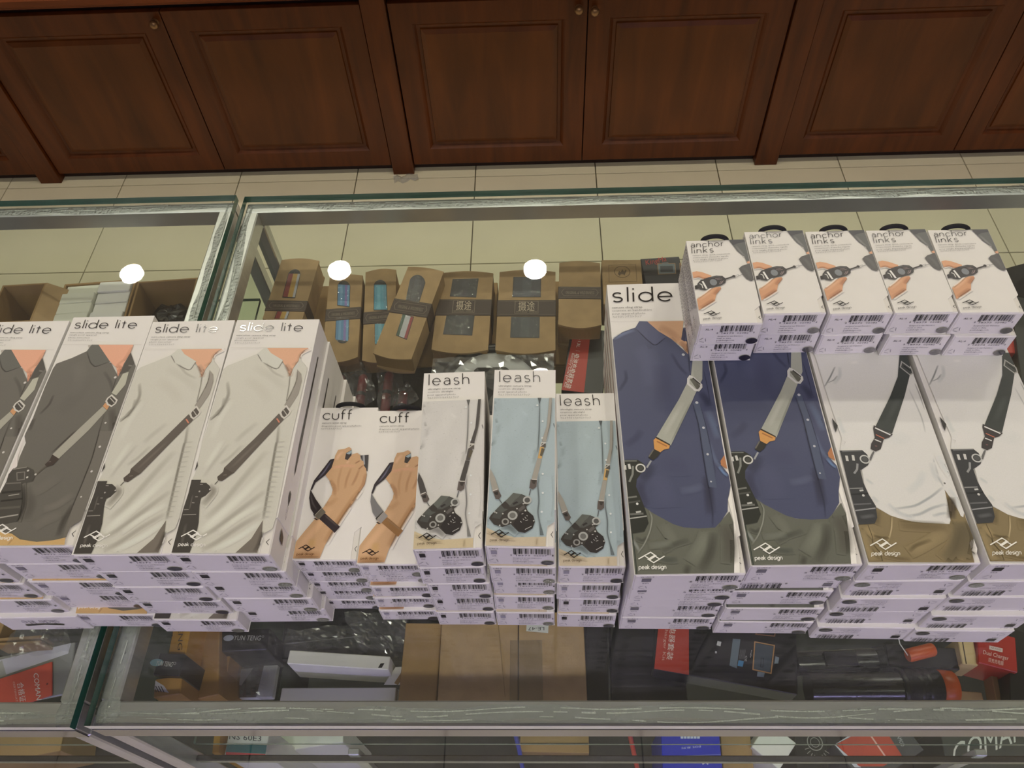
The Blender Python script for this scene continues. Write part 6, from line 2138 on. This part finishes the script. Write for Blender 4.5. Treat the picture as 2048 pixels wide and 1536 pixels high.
open_carton('open brown carton with a folded-out flap, at the picture edge', (25, 832, 362, 806, 250, 1120, -120, 1130), .075, flap=.035)
o, w_, l_ = open_carton('brown carton packed with small white boxes', (500, 812, 1060, 790, 985, 1140, 400, 1160), .062)
sb = MB()
k = 0
for r in range(4):
    for q in range(2):
        x = -w_ / 2 + .004 + (w_ - .008) * (q + .5) / 2
        y = l_ / 2 - .004 - (l_ - .008) * (r + .5) / 4
        p = Matrix.Rotation(o.rotation_euler.z, 3, 'Z') @ Vector((x, y, 0))
        t = thing('small_white_box', 'small blank white box in the brown carton, %s row, column %s' % (('back', 'second', 'third', 'front')[r], ('nearer the picture edge', 'nearer the black bag')[q]), 'box', (o.location.x + p.x, o.location.y + p.y, ZS + .0034), o.rotation_euler.z + random.uniform(-.03, .03), 'small white boxes')
        mb = MB()
        mb.cbox(-w_ / 4 + .003, w_ / 4 - .003, -l_ / 8 + .0012, l_ / 8 - .0012, 0, .060 + random.uniform(-.003, .004), .0008)
        mb.obj('carton', M_WHITE if q else mat('cream_card', (226, 226, 212), .5), t)
        mb = MB()
        mb.cbox(-w_ / 4 + .0028, w_ / 4 - .0028, -l_ / 8 + .0012, -l_ / 8 + .0022, .02, .0565, .0002)
        mb.obj('tuck_flap', M_TRAY, t)
o, w_, l_ = open_carton('open brown carton holding a black plastic bag', (1085, 792, 1530, 780, 1500, 1150, 985, 1160), .070)
c = Vector(o.location)
t = thing('plastic_bag', 'crumpled glossy black plastic bag inside the open brown carton', 'bag', (c.x, c.y, ZS + .0034))
mb = MB()
vs = []
for i in range(13):
    for j in range(21):
        th_, ph = PI * i / 12, 2 * PI * j / 20
        d_ = Vector((math.sin(th_) * math.cos(ph), math.sin(th_) * math.sin(ph), math.cos(th_)))
        rr = 1 + .25 * noise.noise(d_ * 3) + .2 * abs(noise.noise(d_ * 7))
        vs.append((d_.x * w_ * .33 * rr, d_.y * l_ * .30 * rr, .026 + d_.z * .019 * rr))
mb.add(vs, [[i * 21 + j, (i + 1) * 21 + j, (i + 1) * 21 + j + 1, i * 21 + j + 1] for i in range(12) for j in range(20)], smooth=False)
mb.obj('film', mat('black_polythene', (22, 22, 26), .18, spec=.8), t)

# shorter case, front row
o, art = sl(F1, 'paper_sleeve', 'clear sleeve with a white sheet under the orange-red tag', 'sleeve', (-60, 540, 660, 385, 640, 920, -60, 920), .004, mat('clear_sleeve', (150, 152, 150), .25, var=.1))
art.poly((206, 206, 222), [(-60, 560), (650, 392), (625, 490), (40, 690), (-60, 720)])
art.poly((176, 178, 172), [(-60, 610), (20, 550), (60, 690), (-60, 730)])
art.finish('sheet', o)
o, art = sl(F1, 'certificate_tag', 'orange-red certificate tag with white vertical lettering', 'tag', (-100, 745, 452, 580, 500, 900, -60, 1010), .0012, mat('orange_red_card', (222, 92, 72), .45, var=.03), base=ZS + .0050)
art.text('COMAN', (306, 672), (335, 925), (352, 668), rgb=(244, 232, 226), res=2)
art.text('合格证', (160, 760), (188, 935), (205, 752), rgb=(244, 226, 220), res=2)
art.text('CERTIFICATE', (118, 748), (150, 950), (136, 746), rgb=(240, 190, 176), res=2)
art.dot((130, 50, 44), .0011, (433, 768))
art.finish('tag_print', o)
for i, (q, lab) in enumerate((((-60, 345, 372, 328, 376, 352, -60, 372), 'thin brown board edge, nearer the strap boxes'), ((-60, 388, 372, 372, 376, 396, -60, 412), 'thin brown board edge, nearer the tag'))):
    o, art = sl(F1, 'brown_board', lab, 'board', q, .030, M_KRAFTD, group='brown board edges')
o, art = sl(F1, 'camera_pouch', 'black cloth pouch beside the brown board edges', 'pouch', (360, 240, 560, 240, 520, 370, 375, 370), .010, M_BLACKM)
mb, cc = crinkle([F1(180, 240), F1(640, 240), F1(640, 480), F1(-20, 520)], ZS + .03, .005, 91, 16, 10)
o = thing('zip_bag', 'crinkled clear bag over the brown board edges', 'bag', (cc.x, cc.y, ZS + .0315), 0, 'clear plastic bags')
mb.obj('film', M_BAG, o)
o, art = sl(F1, 'open_carton', 'brown carton corner under the first stack of the shorter case', 'box', (-80, 120, 30, 200, 0, 330, -120, 330), .025, M_KRAFTD)

# ------------------------------------------------------------------ lower shelf, seen through the front glass
def low(Fc, name, label, cat, q, th, m, **k):
    return sl(Fc, name, label, cat, q, th, m, base=ZL, **k)


o, art = sl(F1, 'tripod_carton', 'yellow carton with barcode labels on the lower shelf', 'box', (1450, 1150, 1960, 1150, 1960, 1400, 1500, 1400), .32, M_YELCARD, base=ZL)
for x in (1480, 1700):
    art.poly((196, 190, 206), [(x, 1310), (x + 190, 1300), (x + 195, 1345), (x + 10, 1352)])
    for k in range(8):
        art.poly((70, 66, 84), [(x + 16 + 21 * k, 1315), (x + 26 + 21 * k, 1315), (x + 28 + 21 * k, 1345), (x + 18 + 21 * k, 1345)])
art.poly((40, 36, 34), [(1400, 1235), (1960, 1235), (1960, 1275), (1400, 1275)])
art.finish('front_print', o)
o, art = low(F2, 'battery_carton', 'white and teal battery box on the lower shelf', 'box', (230, 1050, 560, 1050, 545, 1300, 215, 1260), .31, M_WHITE)
art.poly((70, 140, 140), [(215, 1175), (560, 1190), (550, 1260), (213, 1245)])
art.poly((196, 60, 66), [(213, 1245), (550, 1262), (548, 1305), (211, 1285)])
art.text('NS 60E3', (240, 1140), (500, 1158), (244, 1095), rgb=(60, 60, 80), res=2)
art.finish('front_print', o)
o, art = low(F2, 'white_packet', 'white padded packet on the lower shelf', 'packet', (630, 1050, 1130, 1050, 1210, 1192, 690, 1192), .20, M_WHITE)
o, art = low(F3, 'brown_carton', 'brown carton on the lower shelf between the blue and red cables', 'box', (905, 1040, 1475, 1040, 1455, 1250, 900, 1250), .07, M_KRAFTD)
art.stroke((70, 52, 34), .0012, [(905, 1175), (1460, 1175)])
art.finish('crease', o)
for Fc, pts, m, lab in ((F3, ((868, 1040), (866, 1110), (895, 1230), (922, 1380)), mat('blue_cable_jacket', (52, 66, 190), .4), 'blue cable hanging down behind the front glass'), (F3, ((1795, 1080), (1820, 1190), (1862, 1380)), mat('red_cable_jacket', (206, 60, 44), .4), 'red cable hanging down behind the front glass')):
    P = [pz(*Fc(*p), .60 - .045 * i) for i, p in enumerate(pts)]
    o = thing('cable', lab, 'cable', (P[-1].x, P[-1].y, ZL + .0002))
    P.append(Vector((P[-1].x, P[-1].y, ZL + .003)))
    mb = MB()
    mb.tube([p - Vector((P[-1].x, P[-1].y, ZL + .0002)) for p in P], .0032, 8)
    mb.obj('jacket', m, o)
    mb = MB()
    mb.tube([P[0] - Vector((P[-1].x, P[-1].y, ZL + .0002)), P[0] - Vector((P[-1].x, P[-1].y, ZL + .0002)) + Vector((0, .02, .01))], .0045, 8)
    mb.obj('plug', M_BLACK, o)
o, art = low(F4, 'blue_carton', 'bright blue carton on the lower shelf behind the front glass', 'box', (510, 960, 975, 970, 1000, 1320, 500, 1320), .12, mat('blue_card', (26, 44, 190), .35, var=.06))
art.stroke((120, 130, 220), .0006, [(500, 1198), (985, 1185)])
for x in range(6):
    art.poly((200, 206, 236), [(660 + 27 * x, 1030), (682 + 27 * x, 1028), (682 + 27 * x, 1054), (660 + 27 * x, 1054)])
art.text('EOS 系列', (825, 1112), (670, 1124), (825, 1126), rgb=(200, 206, 236), res=2)
art.poly((210, 214, 240), [(835, 1250), (890, 1246), (885, 1268), (865, 1256), (840, 1268)])
art.finish('front_print', o)
o, art = low(F4, 'brown_carton', 'brown carton with clear tape beside the bright blue one', 'box', (985, 1000, 1240, 1000, 1250, 1320, 1010, 1320), .09, M_KRAFTD)
o, art = low(F4, 'white_carton', 'plain white carton turned on its corner on the lower shelf', 'box', (1370, 960, 1640, 1060, 1450, 1320, 1240, 1090), .10, M_WHITE)
o, art = low(F4, 'camera_pouch', 'black pouch with round silver emblem on the lower shelf', 'pouch', (1610, 990, 1860, 990, 1860, 1320, 1600, 1320), .10, M_BLACKM)
art.circ((150, 150, 140), .0012, .010, (1760, 1085), 24)
art.circ((150, 150, 140), .0008, .006, (1760, 1085), 20)
for k in range(9):
    an = math.radians(200 + 17 * k)
    c0 = art.P((1775, 1110))
    v, f = ribbon([c0 + Vector((.011 * math.cos(an), .013 * math.sin(an))), c0 + Vector((.017 * math.cos(an), .020 * math.sin(an)))], .0008)
    art.put(v, f, (150, 150, 140))
art.finish('emblem', o)
o, art = low(F5, 'card_sleeve', 'orange-red card in a white-edged clear sleeve on the lower shelf', 'card', (240, 1180, 800, 1080, 1290, 1290, 560, 1480), .10, mat('sleeve_board', (84, 84, 88), .3, var=.1))
art.poly((206, 206, 222), [(235, 1190), (470, 1120), (520, 1130), (300, 1200), (560, 1440), (500, 1440)])
art.poly((200, 200, 216), [(1090, 1130), (1160, 1130), (1290, 1290), (1000, 1440), (920, 1440), (1230, 1290)])
art.poly((206, 70, 50), [(330, 1230), (520, 1130), (800, 1130), (930, 1330), (760, 1430), (540, 1430)])
art.stroke((236, 180, 170), .0022, [(640, 1140), (780, 1340)])
art.text('COMAN', (925, 1250), (870, 1130), (960, 1240), rgb=(200, 200, 206), res=2)
art.finish('card_print', o)
o, art = low(F5, 'camera_pouch', 'black bag with big white letters on the lower shelf', 'pouch', (1340, 1130, 2100, 1130, 2100, 1480, 1300, 1480), .11, mat('grey_nylon', (62, 64, 62), .5, var=.12, scale=30))
art.text('COMAN', (1400, 1440), (2300, 1110), (1395, 1225), rgb=(214, 212, 206), res=3)
art.finish('lettering', o)
o, art = sl(F1, 'brown_carton', 'wide brown carton on the lower shelf of the shorter case', 'box', (-100, 1190, 480, 1190, 640, 1420, -100, 1420), .10, M_KRAFTD, base=ZL)
art.poly((40, 34, 30), [(-100, 1235), (440, 1235), (440, 1248), (-100, 1248)])
art.finish('crease', o)


def rebase(root, x, y):
    """move a thing's empty to its base while its parts stay put"""
    root.location = (x, y, 0)
    for ch in root.children:
        ch.location = (ch.location.x - x, ch.location.y - y, ch.location.z)


rebase(main_case, .263, .48)
rebase(left_case, -.978, .48)
for u, (x0, x1, _, _, _) in zip(CABS, UN):
    rebase(u, (x0 + x1) / 2, YC + .28)
